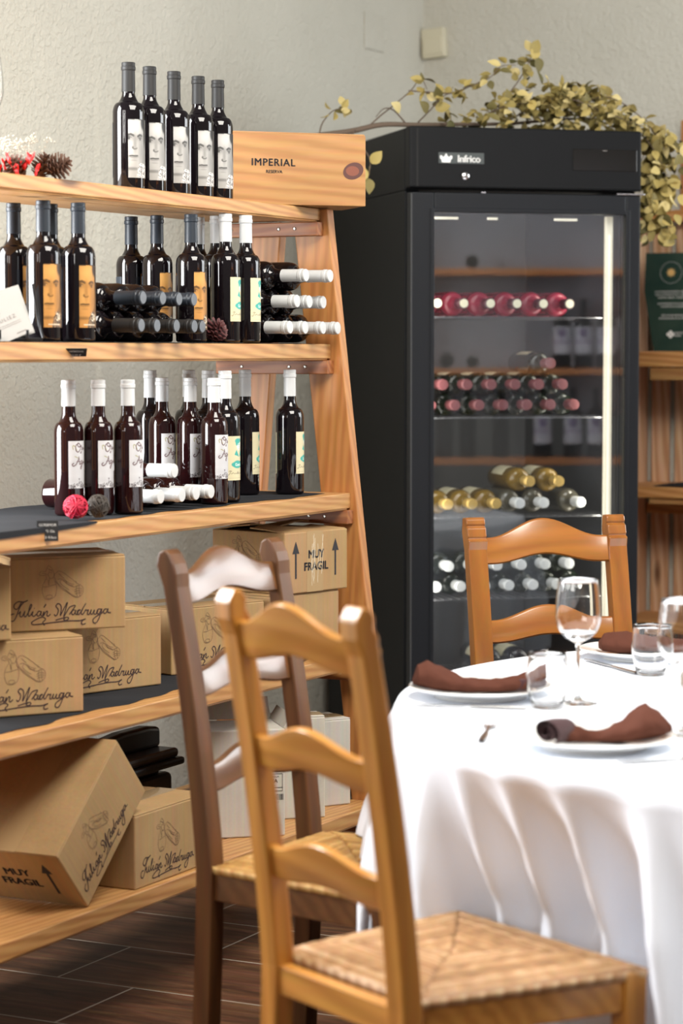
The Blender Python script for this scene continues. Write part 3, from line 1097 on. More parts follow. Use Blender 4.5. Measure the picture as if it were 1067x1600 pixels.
def lying(key, s, t, z, label, group, roll=0.0, yaw=0.0, length=0.298):
    d = (Matrix.Rotation(yaw, 3, 'Z') @ N)
    tip = RW(s, t, z)
    return bottle(key, label, group, tip - d * length, 0, d, roll)


g = 'black-capped bottles lying on the second board'
zb1, zb2 = B2Z + 0.0340, B2Z + 0.0340 + 0.0590
for i, (s, t) in enumerate([(-0.982, 0.0), (-0.912, -0.004), (-0.838, 0.0), (-0.762, 0.0), (-0.690, -0.022)]):
    lying('plain_dark', s, t, zb1, 'black-capped bottle lying in the lower layer on the second board, %s from the left' % ORD[i], g)
for i, (s, t) in enumerate([(-0.947, -0.017), (-0.875, -0.012), (-0.800, -0.016), (-0.726, -0.022)]):
    lying('plain_slate', s, t, zb2, 'slate-capped bottle lying in the upper layer on the second board, %s from the left' % ORD[i], g)
g = 'white-capped bottles lying by the rack end'
zw = [B2Z + 0.0358 + 0.0625 * k for k in range(3)]
for i, (s, t) in enumerate([(-0.279, -0.022), (-0.205, -0.020), (-0.128, -0.012), (-0.050, -0.012)]):
    lying('plain_white', s, t, zw[0], 'white-capped bottle lying by the rack end, bottom layer, %s from left' % ORD[i], g)
for i, (s, t) in enumerate([(-0.243, -0.022), (-0.167, -0.029), (-0.090, -0.031)]):
    lying('plain_white', s, t, zw[1], 'white-capped bottle lying by the rack end, middle layer, %s from left' % ORD[i], g)
for i, (s, t) in enumerate([(-0.206, -0.0175), (-0.129, 0.008)]):
    lying('plain_white', s, t, zw[2], 'white-capped bottle on top of the lying stack by the rack end, %s one' % ('left' if i == 0 else 'right'), g)

# middle board
B3Z = SZ[2] + 0.0032
for s, t, lb, ex in [(-1.038, -0.146, 'white-capped script label bottle behind the red wicker ball, leftmost on the middle board', 2),
                     (-0.989, -0.103, 'white-capped script label bottle behind the dark wicker ball on the middle board', 2),
                     (-0.936, -0.062, 'white-capped script label bottle standing just right of the dark wicker ball', 8),
                     (-0.543, -0.215, 'white-capped script label bottle right behind the topmost lying bottle of the middle board', 0),
                     (-0.528, -0.148, 'white-capped script label bottle with a pale back label, in the middle of the board', 2),
                     (-0.568, -0.062, 'white-capped script label bottle in front of the cream labels, rightmost of its kind', 8)]:
    p = RW(s, t, B3Z)
    bottle('script', lb, 'script label bottles on the middle board', p, facing(p, math.radians(ex)))
for s, t, lb, ex in [(-0.454, -0.302, 'white-capped bottle at the back of the middle board, left of the cream labels', 60),
                     (-0.413, -0.167, 'white-capped bottle hidden behind the rightmost script label bottle', 40),
                     (-0.342, -0.262, 'grey-white capped bottle farthest back on the middle board', 60),
                     (-0.481, -0.083, 'cream label bottle half covered by the rightmost script label bottle', 8),
                     (-0.217, -0.178, 'cream label bottle in front of the rear leg on the middle board', 34),
                     (-0.144, -0.094, 'cream label bottle standing alone at the right end of the middle board', 30)]:
    p = RW(s, t, B3Z)
    bottle('cream', lb, 'cream label bottles on the middle board', p, facing(p, math.radians(ex)))
g = 'white-capped bottles lying on the middle board'
z1 = B3Z + 0.0328
for i, (s, t) in enumerate([(-0.862, -0.028), (-0.789, -0.018), (-0.717, -0.024), (-0.648, -0.026)]):
    lying('plain_white_slim', s, t, z1, 'white-capped bottle lying on the middle board, lower layer, %s from left' % ORD[i], g, length=0.288)
lying('plain_white_slim', -0.825, -0.015, z1 + 0.0548, 'white-capped bottle lying alone on top of the others on the middle board', g, length=0.288)


# ------------------------------------------------------------------ things on the rack
def wicker_ball(name, label, loc, r, mat, n=34, seed=1, cat='decorative ball', wr=0.0011):
    rnd = random.Random(seed)
    mb = MB()
    for _ in range(n):
        ax = Vector((rnd.gauss(0, 1), rnd.gauss(0, 1), rnd.gauss(0, 1))).normalized()
        a = ax.orthogonal().normalized()
        b = ax.cross(a)
        off = rnd.uniform(-0.75, 0.75) * r
        rr = math.sqrt(max(r * r - off * off, 1e-6)) * rnd.uniform(0.86, 1.0)
        pts = [ax * off * 0.93 + a * rr * math.cos(w) + b * rr * math.sin(w) for w in [2 * PI * k / 20 for k in range(21)]]
        mb.tube(pts, wr * rnd.uniform(0.7, 1.3), 5)
    mb.lathe([(0.0001, -r * 0.7)] + [(r * 0.7 * math.cos(a), r * 0.7 * math.sin(a)) for a in (-1.2, -0.6, 0, 0.6, 1.2)] + [(0.0001, r * 0.7)], 14, cap=False)
    o = mb.build(name, mat, smooth=True)
    o.location = loc
    return tag(o, label, cat)


wicker_ball('wicker_ball', 'crimson wicker ball at the front of the middle board', RW(-1.16, -0.050, B3Z + 0.0265), 0.0252, M['red_wicker'], seed=4)
wicker_ball('wicker_ball', 'dark brown wicker ball beside the crimson one on the middle board', RW(-1.105, -0.031, B3Z + 0.0258), 0.0245, M['black_wicker'], seed=5)


def pine_cone(mb, center, axis, length, rad, seed=0, mi=0):
    rnd = random.Random(seed)
    ax = Vector(axis).normalized()
    a = ax.orthogonal().normalized()
    b = ax.cross(a)
    c = Vector(center)
    mb.tube([c - ax * length * 0.45, c, c + ax * length * 0.45], [rad * 0.3, rad * 0.45, rad * 0.12], 8, mi)
    n = 62
    for k in range(n):
        f = k / (n - 1)
        w = k * 2.39996
        env = math.sin(PI * min(0.12 + f * 0.85, 1)) ** 0.7
        d = a * math.cos(w) + b * math.sin(w)
        s = d.cross(ax)
        base = c + ax * length * (f - 0.5) * 0.9 + d * rad * 0.25 * env
        tip = base + d * rad * 0.85 * env + ax * length * (0.10 + rnd.uniform(-0.02, 0.03))
        wd = rad * 0.26 * (0.5 + env * 0.6)
        th = ax * 0.0012
        mb.add([base + s * wd * 0.4 - th, base - s * wd * 0.4 - th, tip - s * wd * 0.75, tip + s * wd * 0.75, tip + d * 0.002 + th * 2, base + th * 2],
               [(0, 1, 2, 3), (3, 2, 4), (0, 3, 4, 5), (1, 5, 4, 2), (0, 5, 1)], mi)


mb = MB()
pine_cone(mb, (0, 0, 0), (0.6, -0.4, 0.6), 0.050, 0.027, 3)
o = mb.build('pine_cone', M['maroon'])
o.location = RW(-0.522, -0.086, B2Z + 0.0262)
tag(o, 'small maroon pine cone between the portrait and cream label bottles', 'pine cone')

orn = thing('pine_cone_arrangement', 'pine cones with red felt and dried white blossom on the top board', 'ornament', RW(-1.13, -0.20, SZ[0]))
for cx, cy, cz, ax, L_, R_, sd in ((0.045, 0.0, 0.030, (0.3, 0.1, 1), 0.056, 0.022, 1), (0.078, -0.01, 0.030, (1, -0.2, 0.35), 0.055, 0.026, 2),
                                   (-0.005, -0.02, 0.027, (-0.5, -0.5, 0.6), 0.05, 0.025, 5), (-0.06, 0.0, 0.028, (-1, 0.2, 0.3), 0.05, 0.025, 6)):
    mb = MB()
    pine_cone(mb, (cx, cy, cz), ax, L_, R_, sd)
    mb.build('pine_cone', M['cone'], orn)
mb = MB()
for k in range(7):
    a = k * 0.9
    cx, cy, cz = -0.045 + 0.013 * k, -0.030 + 0.008 * math.sin(k * 2), 0.020 + 0.012 * (k % 3)
    rows = []
    for i in range(5):
        rows.append([(cx + 0.010 * math.cos(a + 0.5 * i) * j / 4 + 0.002 * i, cy - 0.004 * i + 0.006 * math.sin(j * 1.7 + i), cz + 0.005 * (j - 2) + 0.004 * math.cos(i * 2.0)) for j in range(5)])
    mb.grid(rows)
o = mb.build('red_felt_petal', M['red_ribbon'], orn, smooth=True)
sm_ = o.modifiers.new('thick', 'SOLIDIFY')
sm_.thickness = 0.0015
mb = MB()
rnd = random.Random(12)
for k in range(26):
    x0, y0 = rnd.uniform(-0.09, 0.035), rnd.uniform(-0.01, 0.03)
    top = Vector((x0 + rnd.uniform(-0.02, 0.03), y0 + rnd.uniform(-0.02, 0.02), rnd.uniform(0.058, 0.092)))
    mb.tube([(x0 * 0.5, y0, 0.03), (Vector((x0 * 0.5, y0, 0.03)) + top) / 2 + Vector((0.003, 0, 0.004)), top], 0.0004, 4)
    for _ in range(9):
        c = top + Vector((rnd.gauss(0, 0.006), rnd.gauss(0, 0.006), rnd.gauss(0, 0.005)))
        mb.lathe([(0, -0.002), (0.0019, -0.001), (0.0019, 0.001), (0, 0.002)], 6, M=Matrix.Translation(c), cap=False)
o = mb.build('dried_blossom', M['gyp'], orn)


def wine_glass(name, label, loc, h=0.231, r=0.041, group=None, bowl=0.115, rim=0.9):
    """thin stemmed glass"""
    zb = h - bowl
    out = [(0.0, 0.0), (r * 0.86, 0.0), (r * 0.88, 0.0012), (r * 0.5, 0.0035), (0.0075, 0.008), (0.0045, 0.018), (0.0036, 0.045), (0.0036, zb - 0.012), (0.006, zb - 0.003)]
    ins = []
    for i in range(1, 19):
        a = i / 18
        zz = zb + bowl * a
        w = math.sqrt(max(0, 1 - ((a - 0.42) / 0.44) ** 2)) if a < 0.42 else 1 - (1 - rim) * ((a - 0.42) / 0.58) ** 1.7
        out.append((max(r * w, 0.0062), zz))
        ins.append((max(r * w - 0.0011, 0.0), zz))
    ins = [(x, z + 0.0012 if i == 0 else z) for i, (x, z) in enumerate(ins)]
    prof = out + [(ins[-1][0] + 0.0004, h + 0.0004)] + ins[::-1]
    prof[-1] = (0.0, ins[0][1] + 0.001)
    o = MB().lathe(prof, 48, cap=False).build(name, M['glass'], smooth=True)
    o.location = loc
    return tag(o, label, 'glass', group)


wine_glass('balloon_glass', 'large clear balloon glass cut by the left edge, on the top board', RW(-1.354, -0.155, SZ[0]), 0.255, 0.058, bowl=0.15, rim=0.82)

# leaflet on a small black easel
lf = thing('leaflet_stand', 'small black easel holding a tilted white leaflet on the second board', 'leaflet stand',
           RW(-1.292, -0.112, B2Z), math.radians(8))
MB().box(-0.05, 0.06, -0.018, 0.03, 0, 0.006).build('base', M['metal_black'], lf, bevel=0.001)
for x in (-0.025, 0.030):
    MB().tube([(x, -0.012, 0.004), (x, -0.026, 0.006), (x, -0.028, 0.022)], 0.003, 8).build('peg', M['metal_black'], lf)
MB().tube(smooth_line([(0.042, 0.018, 0.115), (0.048, 0.022, 0.075), (0.054, 0.022, 0.035), (0.062, 0.012, 0.006)]), 0.0028, 8).build('back_rest', M['metal_black'], lf)


def tilted(ang, lean, org):
    R = Matrix.Translation(org) @ Matrix.Rotation(lean, 4, 'X') @ Matrix.Rotation(ang, 4, 'Y')
    return R


cardM = tilted(math.radians(-24), math.radians(-14), Vector((0.018, -0.013, 0.009)))
back = tilted(math.radians(-18), math.radians(-14), Vector((0.03, -0.006, 0.012)))
MB().box(-0.06, 0.016, 0.0006, 0.0016, 0.0, 0.105, M=back).build('rear_leaflet', M['white_paper'], lf)
MB().box(-0.12, -0.03, -0.0024, -0.0014, 0.03, 0.085, M=tilted(math.radians(-24), math.radians(-14), Vector((0.018, -0.009, 0.026)))).build('orange_leaflet', M['orange_card'], lf)
card = MB().box(-0.10, 0.028, -0.0045, -0.0035, 0.0, 0.088, M=cardM).build('front_leaflet', M['white_paper'], lf)
tm = MB()
fn = lambda a, b: cardM @ Vector((a, -0.0050, b))
add_text(tm, 'ENISOULIEZ', 0.0105, fn, -0.030, 0.040, spacing=1.35)
for k in range(2):
    tm.strokes([[(-0.06, 0.032 - k * 0.004), (0.012, 0.032 - k * 0.004)]], 0.0007, fn)
tm.strokes([[(-0.006, 0.008), (0.014, 0.008)]], 0.0018, fn)
tm.strokes([smooth_line([(-0.03 + 0.011 * math.cos(a), 0.066 + 0.013 * math.sin(a)) for a in [k * PI / 6 for k in range(13)]])], 0.0005, fn)
tm.build('leaflet_lettering', M['ink_grey'], card)


# price tags
def price_tag(label, loc, rz, w_, h_, lines, lean):
    t = thing('price_tag', label, 'price tag', loc, rz)
    R = Matrix.Rotation(lean, 4, 'X')
    b = MB().box(-w_ / 2, w_ / 2, -0.0006, 0.0006, 0, h_, M=R).build('card', M['black_card'], t)
    mb = MB()
    for k, tx in enumerate(lines):
        add_text(mb, tx, 0.0072, lambda a, c: R @ Vector((a, -0.0011, c)), 0, h_ - 0.011 - k * 0.0125, bold=0.0002)
    mb.build('chalk_lettering', M['ink_white'], b)


price_tag('black price tag with white chalk lines hanging over the middle board edge', RW(-1.345, 0.0050, SZ[2] - 0.026), math.radians(6), 0.042, 0.041,
          ['GURBMOR', '12,75 Gla', '18,15 €/bot'], math.radians(0))
price_tag('black price tag folded outward on the second board edge', RW(-1.155, SF[1] + 0.004, SZ[1] - 0.028), math.radians(12), 0.044, 0.026,
          ['VIÑEDOS', '20,50 €'], math.radians(52))


# ------------------------------------------------------------------ cartons
SIGN = [
    [(235, 400), (205, 412), (160, 408), (130, 430), (128, 455), (147, 466), (165, 450), (185, 415)],
    [(210, 408), (180, 440), (160, 480), (140, 530), (120, 555), (98, 550), (92, 525), (105, 505), (130, 500)],
    [(160, 505), (178, 482), (172, 515), (186, 525), (203, 500), (212, 480), (205, 515), (217, 525), (240, 490), (265, 445), (260, 432), (250, 450), (238, 500), (242, 522), (258, 512), (275, 486), (268, 515), (282, 525), (302, 508)],
    [(283, 462), (287, 466)],
    [(335, 490), (318, 488), (305, 510), (315, 525), (330, 513), (341, 488), (335, 515), (348, 524), (360, 490), (355, 526), (370, 500), (385, 488), (388, 500), (382, 520), (395, 527), (412, 512)],
    [(378, 434), (360, 460)],
    [(440, 515), (452, 529), (468, 510), (473, 480), (455, 455), (470, 435), (492, 447), (497, 480), (488, 530), (520, 470), (546, 427), (530, 485), (515, 540), (555, 475), (580, 458), (608, 456), (580, 495), (560, 522)],
    [(605, 490), (588, 490), (578, 512), (590, 525), (604, 510), (613, 488), (606, 515), (622, 522), (634, 495), (650, 490)],
    [(650, 490), (632, 490), (622, 510), (632, 525), (648, 510), (692, 440)],
    [(672, 472), (655, 512), (668, 524), (690, 490), (700, 496), (713, 491), (704, 520), (716, 527), (736, 490), (728, 518), (742, 525), (761, 492), (754, 520), (770, 526), (790, 500)],
    [(812, 490), (790, 490), (778, 512), (790, 526), (806, 510), (820, 487), (800, 550), (775, 592), (752, 592), (748, 568), (775, 545), (820, 518), (840, 495)],
    [(860, 490), (840, 492), (832, 512), (842, 525), (858, 512), (868, 488), (867, 515), (892, 520)],
    [(365, 598), (350, 575), (372, 552), (355, 535), (320, 540), (275, 562), (262, 576), (278, 588), (340, 586), (450, 576), (560, 570), (640, 572), (690, 560), (665, 572), (655, 592), (668, 602), (690, 595)],
    [(450, 562), (500, 549), (545, 542), (553, 555), (532, 566), (515, 556), (530, 546)],
]
SHOES = [
    [(385, 235), (365, 265), (350, 300), (348, 340), (360, 375), (372, 395), (405, 400), (440, 385), (455, 360), (462, 320), (458, 285), (445, 255), (438, 225)],
    [(355, 302), (390, 302), (430, 292), (458, 286)],
    [(375, 378), (395, 366), (425, 370), (420, 390), (388, 392), (375, 378)],
    [(330, 190), (350, 182), (375, 185), (385, 160), (400, 140), (420, 155), (435, 180), (442, 215), (425, 240), (405, 232), (395, 205), (410, 190), (425, 200)],
    [(330, 190), (328, 210), (350, 215), (375, 213), (385, 235)], [(345, 198), (375, 200), (390, 215)],
    [(390, 240), (396, 265), (398, 292)], [(407, 238), (402, 262), (405, 292)], [(385, 160), (405, 170), (430, 175)], [(400, 180), (412, 172), (428, 190)],
    [(450, 205), (480, 185), (510, 195), (545, 220), (590, 255), (625, 285), (655, 300), (672, 325), (668, 360), (645, 385), (620, 388), (585, 370), (545, 340), (500, 305), (465, 270), (450, 240), (445, 215), (450, 205)],
    [(470, 250), (500, 245), (540, 280), (570, 300), (605, 310), (645, 295)], [(500, 250), (490, 275), (520, 305), (560, 332)],
    [(480, 205), (505, 228), (522, 242)], [(600, 335), (630, 322), (664, 330)], [(600, 350), (630, 341), (667, 345)], [(605, 366), (640, 356), (658, 360)],
    [(622, 300), (616, 340), (625, 386)], [(640, 298), (640, 340), (645, 384)], [(452, 262), (500, 318), (560, 360), (612, 392), (645, 386)], [(535, 262), (548, 290), (590, 300)],
    [(520, 250), (560, 280), (600, 290)], [(612, 262), (618, 275)],
]
SC = 0.247 / 910


def print_art(fn, parent):
    """fn(u,v): metres from the lower left corner of the printed face"""
    cv = lambda ln: smooth_line([((x - 100) * SC, (640 - y) * SC) for x, y in ln], 4)
    MB().strokes([cv(l) for l in SIGN], 0.0023, fn).build('script_print', M['ink'], parent)
    MB().strokes([cv(l) for l in SHOES], 0.0008, fn).build('shoe_print', M['ink_fine'], parent)


def arrow_poly(cx, z0, z1, w_, head):
    return [(cx - w_ / 2, z0), (cx + w_ / 2, z0), (cx + w_ / 2, z1 - head), (cx + head * 0.42, z1 - head), (cx, z1), (cx - head * 0.42, z1 - head), (cx - w_ / 2, z1 - head)]


def fragile_art(fn, wd, ht, parent):
    mb = MB()
    for cx in (0.17 * wd, 0.80 * wd):
        mb.add([fn(a, b) for a, b in arrow_poly(cx, ht * 0.24, ht * 0.84, 0.006, 0.030)], [tuple(range(7))])
    add_text(mb, 'MUY', ht * 0.185, fn, wd * 0.49, ht * 0.55, bold=0.0012)
    add_text(mb, 'FRAGIL', ht * 0.185, fn, wd * 0.49, ht * 0.355, bold=0.0012)
    mb.build('fragile_print', M['ink_black'], parent)


def carton(name, label, loc, yaw, a, b, h, mat='card', group=None, R=None, flaps=True, seed=0):
    """local x runs right along the front face, local y away from the guest; origin at the front lower left corner"""
    t = thing(name, label, 'carton', loc, yaw, group)
    if R is not None:
        t.rotation_mode = 'QUATERNION'
        t.rotation_quaternion = R
    body = MB().box(0, a, 0, b, 0, h - 0.003).build('body', M[mat], t, bevel=0.003)
    if flaps:
        mb = MB()
        mb.box(0.001, a - 0.001, 0.001, b * 0.5 - 0.001, h - 0.0032, h)
        mb.box(0.001, a - 0.001, b * 0.5 + 0.001, b - 0.001, h - 0.0032, h)
        mb.build('lid_flap', M[mat], t, bevel=0.0012)
        MB().box(-0.0004, a + 0.0004, b * 0.5 - 0.025, b * 0.5 + 0.025, h + 0.0001, h + 0.0005).build('tape', M['tape'], t)
    return t, body


g = 'brown wine cartons on the rack'


def rc(s, t, z, alpha, a):
    """origin for a carton whose front right lower corner is at (s,t,z); alpha = bearing of the front face"""
    r = Vector((math.sin(alpha), math.cos(alpha), 0))
    return RW(s, t, z) - r * a


def yaw_of(alpha):
    return PI / 2 - alpha


A4 = SZ[3] + 0.0032
fz = lambda a, b: Vector((a, -0.0007, b))
al = math.radians(62)
t, bd = carton('cardboard_carton', 'brown carton with shoe drawing at the bottom of the stack, left end of its board', rc(-1.198, -0.009, A4, al, 0.26), yaw_of(al), 0.26, 0.20, 0.157, group=g)
print_art(lambda u, v: fz(u + 0.022, v), bd)
al = math.radians(68)
t, bd = carton('cardboard_carton', 'brown carton with shoe drawing lying on top of two others, under the middle board', rc(-1.049, 0.0, A4 + 0.1585, al, 0.247), yaw_of(al), 0.247, 0.20, 0.154, group=g)
print_art(fz, bd)
al = math.radians(64)
t, bd = carton('cardboard_carton', 'pale carton cut by the left edge on top of the carton stack', rc(-1.346, -0.083, A4 + 0.1585, al, 0.25), yaw_of(al), 0.25, 0.16, 0.150, group=g)
print_art(lambda u, v: fz(u + 0.03, v - 0.01), bd)
al = math.radians(45.6)
t, bd = carton('cardboard_carton', 'brown carton standing half behind the bottom carton of the stack', rc(-0.781, -0.076, A4, al, 0.285), yaw_of(al), 0.285, 0.19, 0.157, group=g)
print_art(lambda u, v: fz(u + 0.012, v), bd)
al = math.radians(45)
t, bd = carton('cardboard_carton', 'brown carton seen through the dark chair back, shoe drawing partly covered', rc(-0.368, -0.043, A4, al, 0.29), yaw_of(al), 0.29, 0.19, 0.152, group=g)
print_art(lambda u, v: fz(u + 0.028, v), bd)
al = math.radians(40)
t, bd = carton('cardboard_carton', 'plain carton under the fragile carton at the right end of the rack', rc(-0.100, 0.018, A4, al, 0.235), yaw_of(al), 0.235, 0.24, 0.157, group=g)
al = math.radians(40)
ft, bd = carton('cardboard_carton', 'taped carton reading MUY FRAGIL with two arrows, lid loose, at the rack end', rc(-0.076, 0.029, A4 + 0.158, al, 0.232), yaw_of(al), 0.232, 0.235, 0.150, group=g, flaps=False)
fragile_art(fz, 0.232, 0.150, bd)
MB().box(0.080, 0.140, -0.0004, -0.0001, 0.001, 0.1475).build('tape', M['tape'], bd)
cr = MB()
rnd = random.Random(2)
for k in range(9):
    x = rnd.uniform(0.078, 0.14)
    cr.tube([(x, -0.0006, rnd.uniform(0.01, 0.05)), (x + rnd.uniform(-0.012, 0.012), -0.0007, rnd.uniform(0.06, 0.10)), (x + rnd.uniform(-0.006, 0.006), -0.0006, rnd.uniform(0.11, 0.147))], 0.0004, 5)
cr.build('tape_crease', plain('painted_tape_glint', (0.75, 0.68, 0.55), 0.2), bd)  # pale colour painted as glints along the tape creases
sl = lambda u, v: Vector((-0.0007, 0.235 - u, v))
print_art(lambda u, v: sl(u + 0.005, v), bd)
lid = MB()
lid.grid([[(0.004 + 0.224 * i / 8, 0.004 + 0.0 * i, 0.148 + 0.001 * math.sin(i)) for i in range(9)],
          [(0.004 + 0.224 * i / 8, 0.06, 0.153 + 0.004 * math.sin(i * 0.7)) for i in range(9)],
          [(0.004 + 0.224 * i / 8, 0.115, 0.154 + 0.005 * math.sin(i * 0.7 + 0.4)) for i in range(9)]])
lid.grid([[(0.006 + 0.22 * i / 8, 0.231, 0.148) for i in range(9)],
          [(0.006 + 0.22 * i / 8, 0.17, 0.158 + 0.004 * math.sin(i)) for i in range(9)],
          [(0.006 + 0.22 * i / 8, 0.118, 0.159 + 0.005 * math.sin(i + 1)) for i in range(9)]])
o = lid.build('lid_flap', M['card'], ft)
sm_ = o.modifiers.new('thick', 'SOLIDIFY')
sm_.thickness = 0.003

# bottom board
A5 = SZ[4] + 0.0005
al = math.radians(27)
hh = RW(-1.123, 0.066, A5)
t, bd = carton('cardboard_carton', 'upright carton with shoe drawing that props the tilted carton', hh, yaw_of(al), 0.30, 0.205, 0.157, group=g)
print_art(lambda u, v: fz(u + 0.024, v - 0.002), bd)
mb = MB()
mb.add([Vector((-0.0007, 0.095 - a, b)) for a, b in arrow_poly(0.0, 0.03, 0.13, 0.007, 0.03)], [tuple(range(7))])
mb.build('arrow_print', M['ink_black'], bd)
# tilted carton: turned nose-up about the wall-normal axis
beta = math.radians(42)
Rz = Quaternion((0, 0, 1), RACK_YAW)
Rt = Rz @ Quaternion((0, 1, 0), -beta)
gt, bd = carton('cardboard_carton', 'big carton tipped up on its corner edge against another, script running uphill', RW(-1.299, 0.064, A5 + 0.0005), 0, 0.30, 0.25, 0.167, group=g, R=Rt)
print_art(lambda u, v: fz(u + 0.020, v + 0.004), bd)
fragile_art(lambda a, b: Vector((-0.0007, 0.25 - a, 0.167 - b)) if False else Vector((-0.0007, 0.25 - a, b)), 0.25, 0.160, bd)

g = 'white cartons on the bottom board'
al = math.radians(76)
it, bd = carton('white_carton', 'tall open white carton with a barcode label behind the dark chair', rc(-0.479, 0.072, A5, al, 0.178), yaw_of(al), 0.178, 0.16, 0.252, 'card_white', g, flaps=False)
mb = MB()
mb.grid([[(0.0 + 0.178 * i / 6, 0.159, 0.251) for i in range(7)], [(0.004 + 0.17 * i / 6, 0.175, 0.302 + 0.004 * math.sin(i * 2)) for i in range(7)]])
mb.grid([[(0.0, 0.16 * i / 4, 0.251) for i in range(5)], [(-0.02, 0.16 * i / 4, 0.290) for i in range(5)]])
mb.grid([[(0.178, 0.16 * i / 4, 0.251) for i in range(5)], [(0.196, 0.16 * i / 4, 0.280) for i in range(5)]])
o = mb.build('open_flap', M['card_white'], it)
sm_ = o.modifiers.new('thick', 'SOLIDIFY')
sm_.thickness = 0.003
mb = MB()
lz = lambda a, b: fz(a + 0.0235, b)
mb.strokes([[(0.090, 0.105), (0.148, 0.105)], [(0.148, 0.105), (0.148, 0.145)], [(0.148, 0.145), (0.090, 0.145)], [(0.090, 0.145), (0.090, 0.105)], [(0.09, 0.113), (0.148, 0.113)]], 0.0011, lz)
add_text(mb, 'COPA DE AGUA', 0.0058, lz, 0.119, 0.1365)
add_text(mb, 'ROMA', 0.0125, lz, 0.119, 0.1245, bold=0.0002)
add_text(mb, '50 cl - 6 uds', 0.0048, lz, 0.119, 0.117)
x = 0.088
rnd = random.Random(4)
while x < 0.150:
    wd = rnd.choice((0.0008, 0.0014, 0.0022))
    mb.add([lz(x, 0.084), lz(x + wd, 0.084), lz(x + wd, 0.098), lz(x, 0.098)], [(0, 1, 2, 3)])
    x += wd + rnd.choice((0.0008, 0.0012, 0.002))
add_text(mb, '8 410327 00517', 0.0055, lz, 0.122, 0.077)
mb.build('barcode_print', M['ink_black'], bd)
al = math.radians(75)
jt, bd = carton('white_carton', 'narrow white carton wedged between two other white ones on the bottom board', rc(-0.241, 0.053, A5, al, 0.165), yaw_of(al), 0.165, 0.08, 0.246, 'card_white', g)
al = math.radians(60)
kt, bd = carton('white_carton', 'closed white carton at the right end of the bottom board by the rack leg', rc(-0.060, 0.030, A5, al, 0.17), yaw_of(al), 0.17, 0.11, 0.215, 'card_white', g)

# dark machine at the back of the bottom board
bm_ = thing('kitchen_appliance', 'dark plastic appliance in the shade behind the tipped carton', 'appliance', RW(-0.645, -0.295, SZ[4] + 0.0005), RACK_YAW)
MB().box(-0.13, 0.13, -0.09, 0.10, 0, 0.135).build('base', M['brown_plastic'], bm_, bevel=0.015, seg=3)
MB().box(-0.15, 0.15, -0.11, 0.11, 0.150, 0.168).build('tray', M['black_plastic'], bm_, bevel=0.006)
MB().box(-0.10, 0.10, -0.07, 0.08, 0.130, 0.155).build('column', M['black_plastic'], bm_, bevel=0.006)
MB().box(-0.14, 0.14, -0.10, 0.10, 0.168, 0.190).build('cover', M['brown_plastic'], bm_, bevel=0.008)
mb = MB()
mb.prism([(-0.11, 0.188), (0.14, 0.188), (0.14, 0.235), (0.09, 0.242), (-0.02, 0.242), (-0.085, 0.236), (-0.105, 0.215)], -0.05, -0.01, lambda a, b, d: (a, d, b))
mb.build('hood', M['black_plastic'], bm_, bevel=0.01, seg=3)

# wooden wine crate on the top board
cr_yaw = math.radians(18.5)
crx = Vector((math.cos(cr_yaw), math.sin(cr_yaw), 0))
cr_o = Vector((0.059, 5.958, 1.7545)) - crx * 0.36
ct = thing('wine_crate', 'pine crate reading IMPERIAL RESERVA with a dark knot, on the top board', 'crate', cr_o, cr_yaw)
mb = MB().box(0, 0.36, 0, 0.012, 0, 0.171)
mb.box(0, 0.36, 0.168, 0.18, 0, 0.171).box(0, 0.012, 0.012, 0.168, 0, 0.171).box(0.348, 0.36, 0.012, 0.168, 0, 0.171).box(0.012, 0.348, 0.012, 0.168, 0, 0.01)
body = mb.build('crate_body', M['crate'], ct, bevel=0.0012)
MB().box(0.002, 0.358, 0.002, 0.178, 0.1705, 0.1745).build('lid', M['crate'], ct, bevel=0.0012)
mb = MB()
cx0 = 0.36 - (571 - 430) / 206 * 0.345
add_text(mb, 'IMPERIAL', 0.0245, lambda a, b: (a, -0.0006, b), cx0, 0.093, bold=0.0007, spacing=1.14)
add_text(mb, 'RESERVA', 0.0105, lambda a, b: (a, -0.0006, b), cx0 + 0.002, 0.0755, bold=0.0004)
mb.build('branded_lettering', M['ink_black'], body)
kn = MB()
kn.add([(0.328 + (0.027 * math.cos(a)) * math.cos(0.35) - 0.020 * math.sin(a) * math.sin(0.35), -0.0004,
         0.085 + 0.027 * math.cos(a) * math.sin(0.35) + 0.020 * math.sin(a) * math.cos(0.35)) for a in [k * PI / 14 for k in range(28)]], [tuple(range(28))])
kn.add([(0.326 + 0.017 * math.cos(a), -0.0006, 0.085 + 0.012 * math.sin(a)) for a in [k * PI / 14 for k in range(28)]], [tuple(range(28))], 1)
kn.build('knot', [plain('knot_rim', (0.085, 0.028, 0.022), 0.5), plain('knot_heart', (0.19, 0.055, 0.030), 0.5)], body)

# ------------------------------------------------------------------ the wine fridge
FO = Vector((0.1935, 6.922, 0))
FYAW = math.radians(14.785)
fa = Vector((math.cos(FYAW), math.sin(FYAW), 0))
fb = Vector((-math.sin(FYAW), math.cos(FYAW), 0))


def FW(a, b, z):
    return FO + fa * a + fb * b + Vector((0, 0, z))


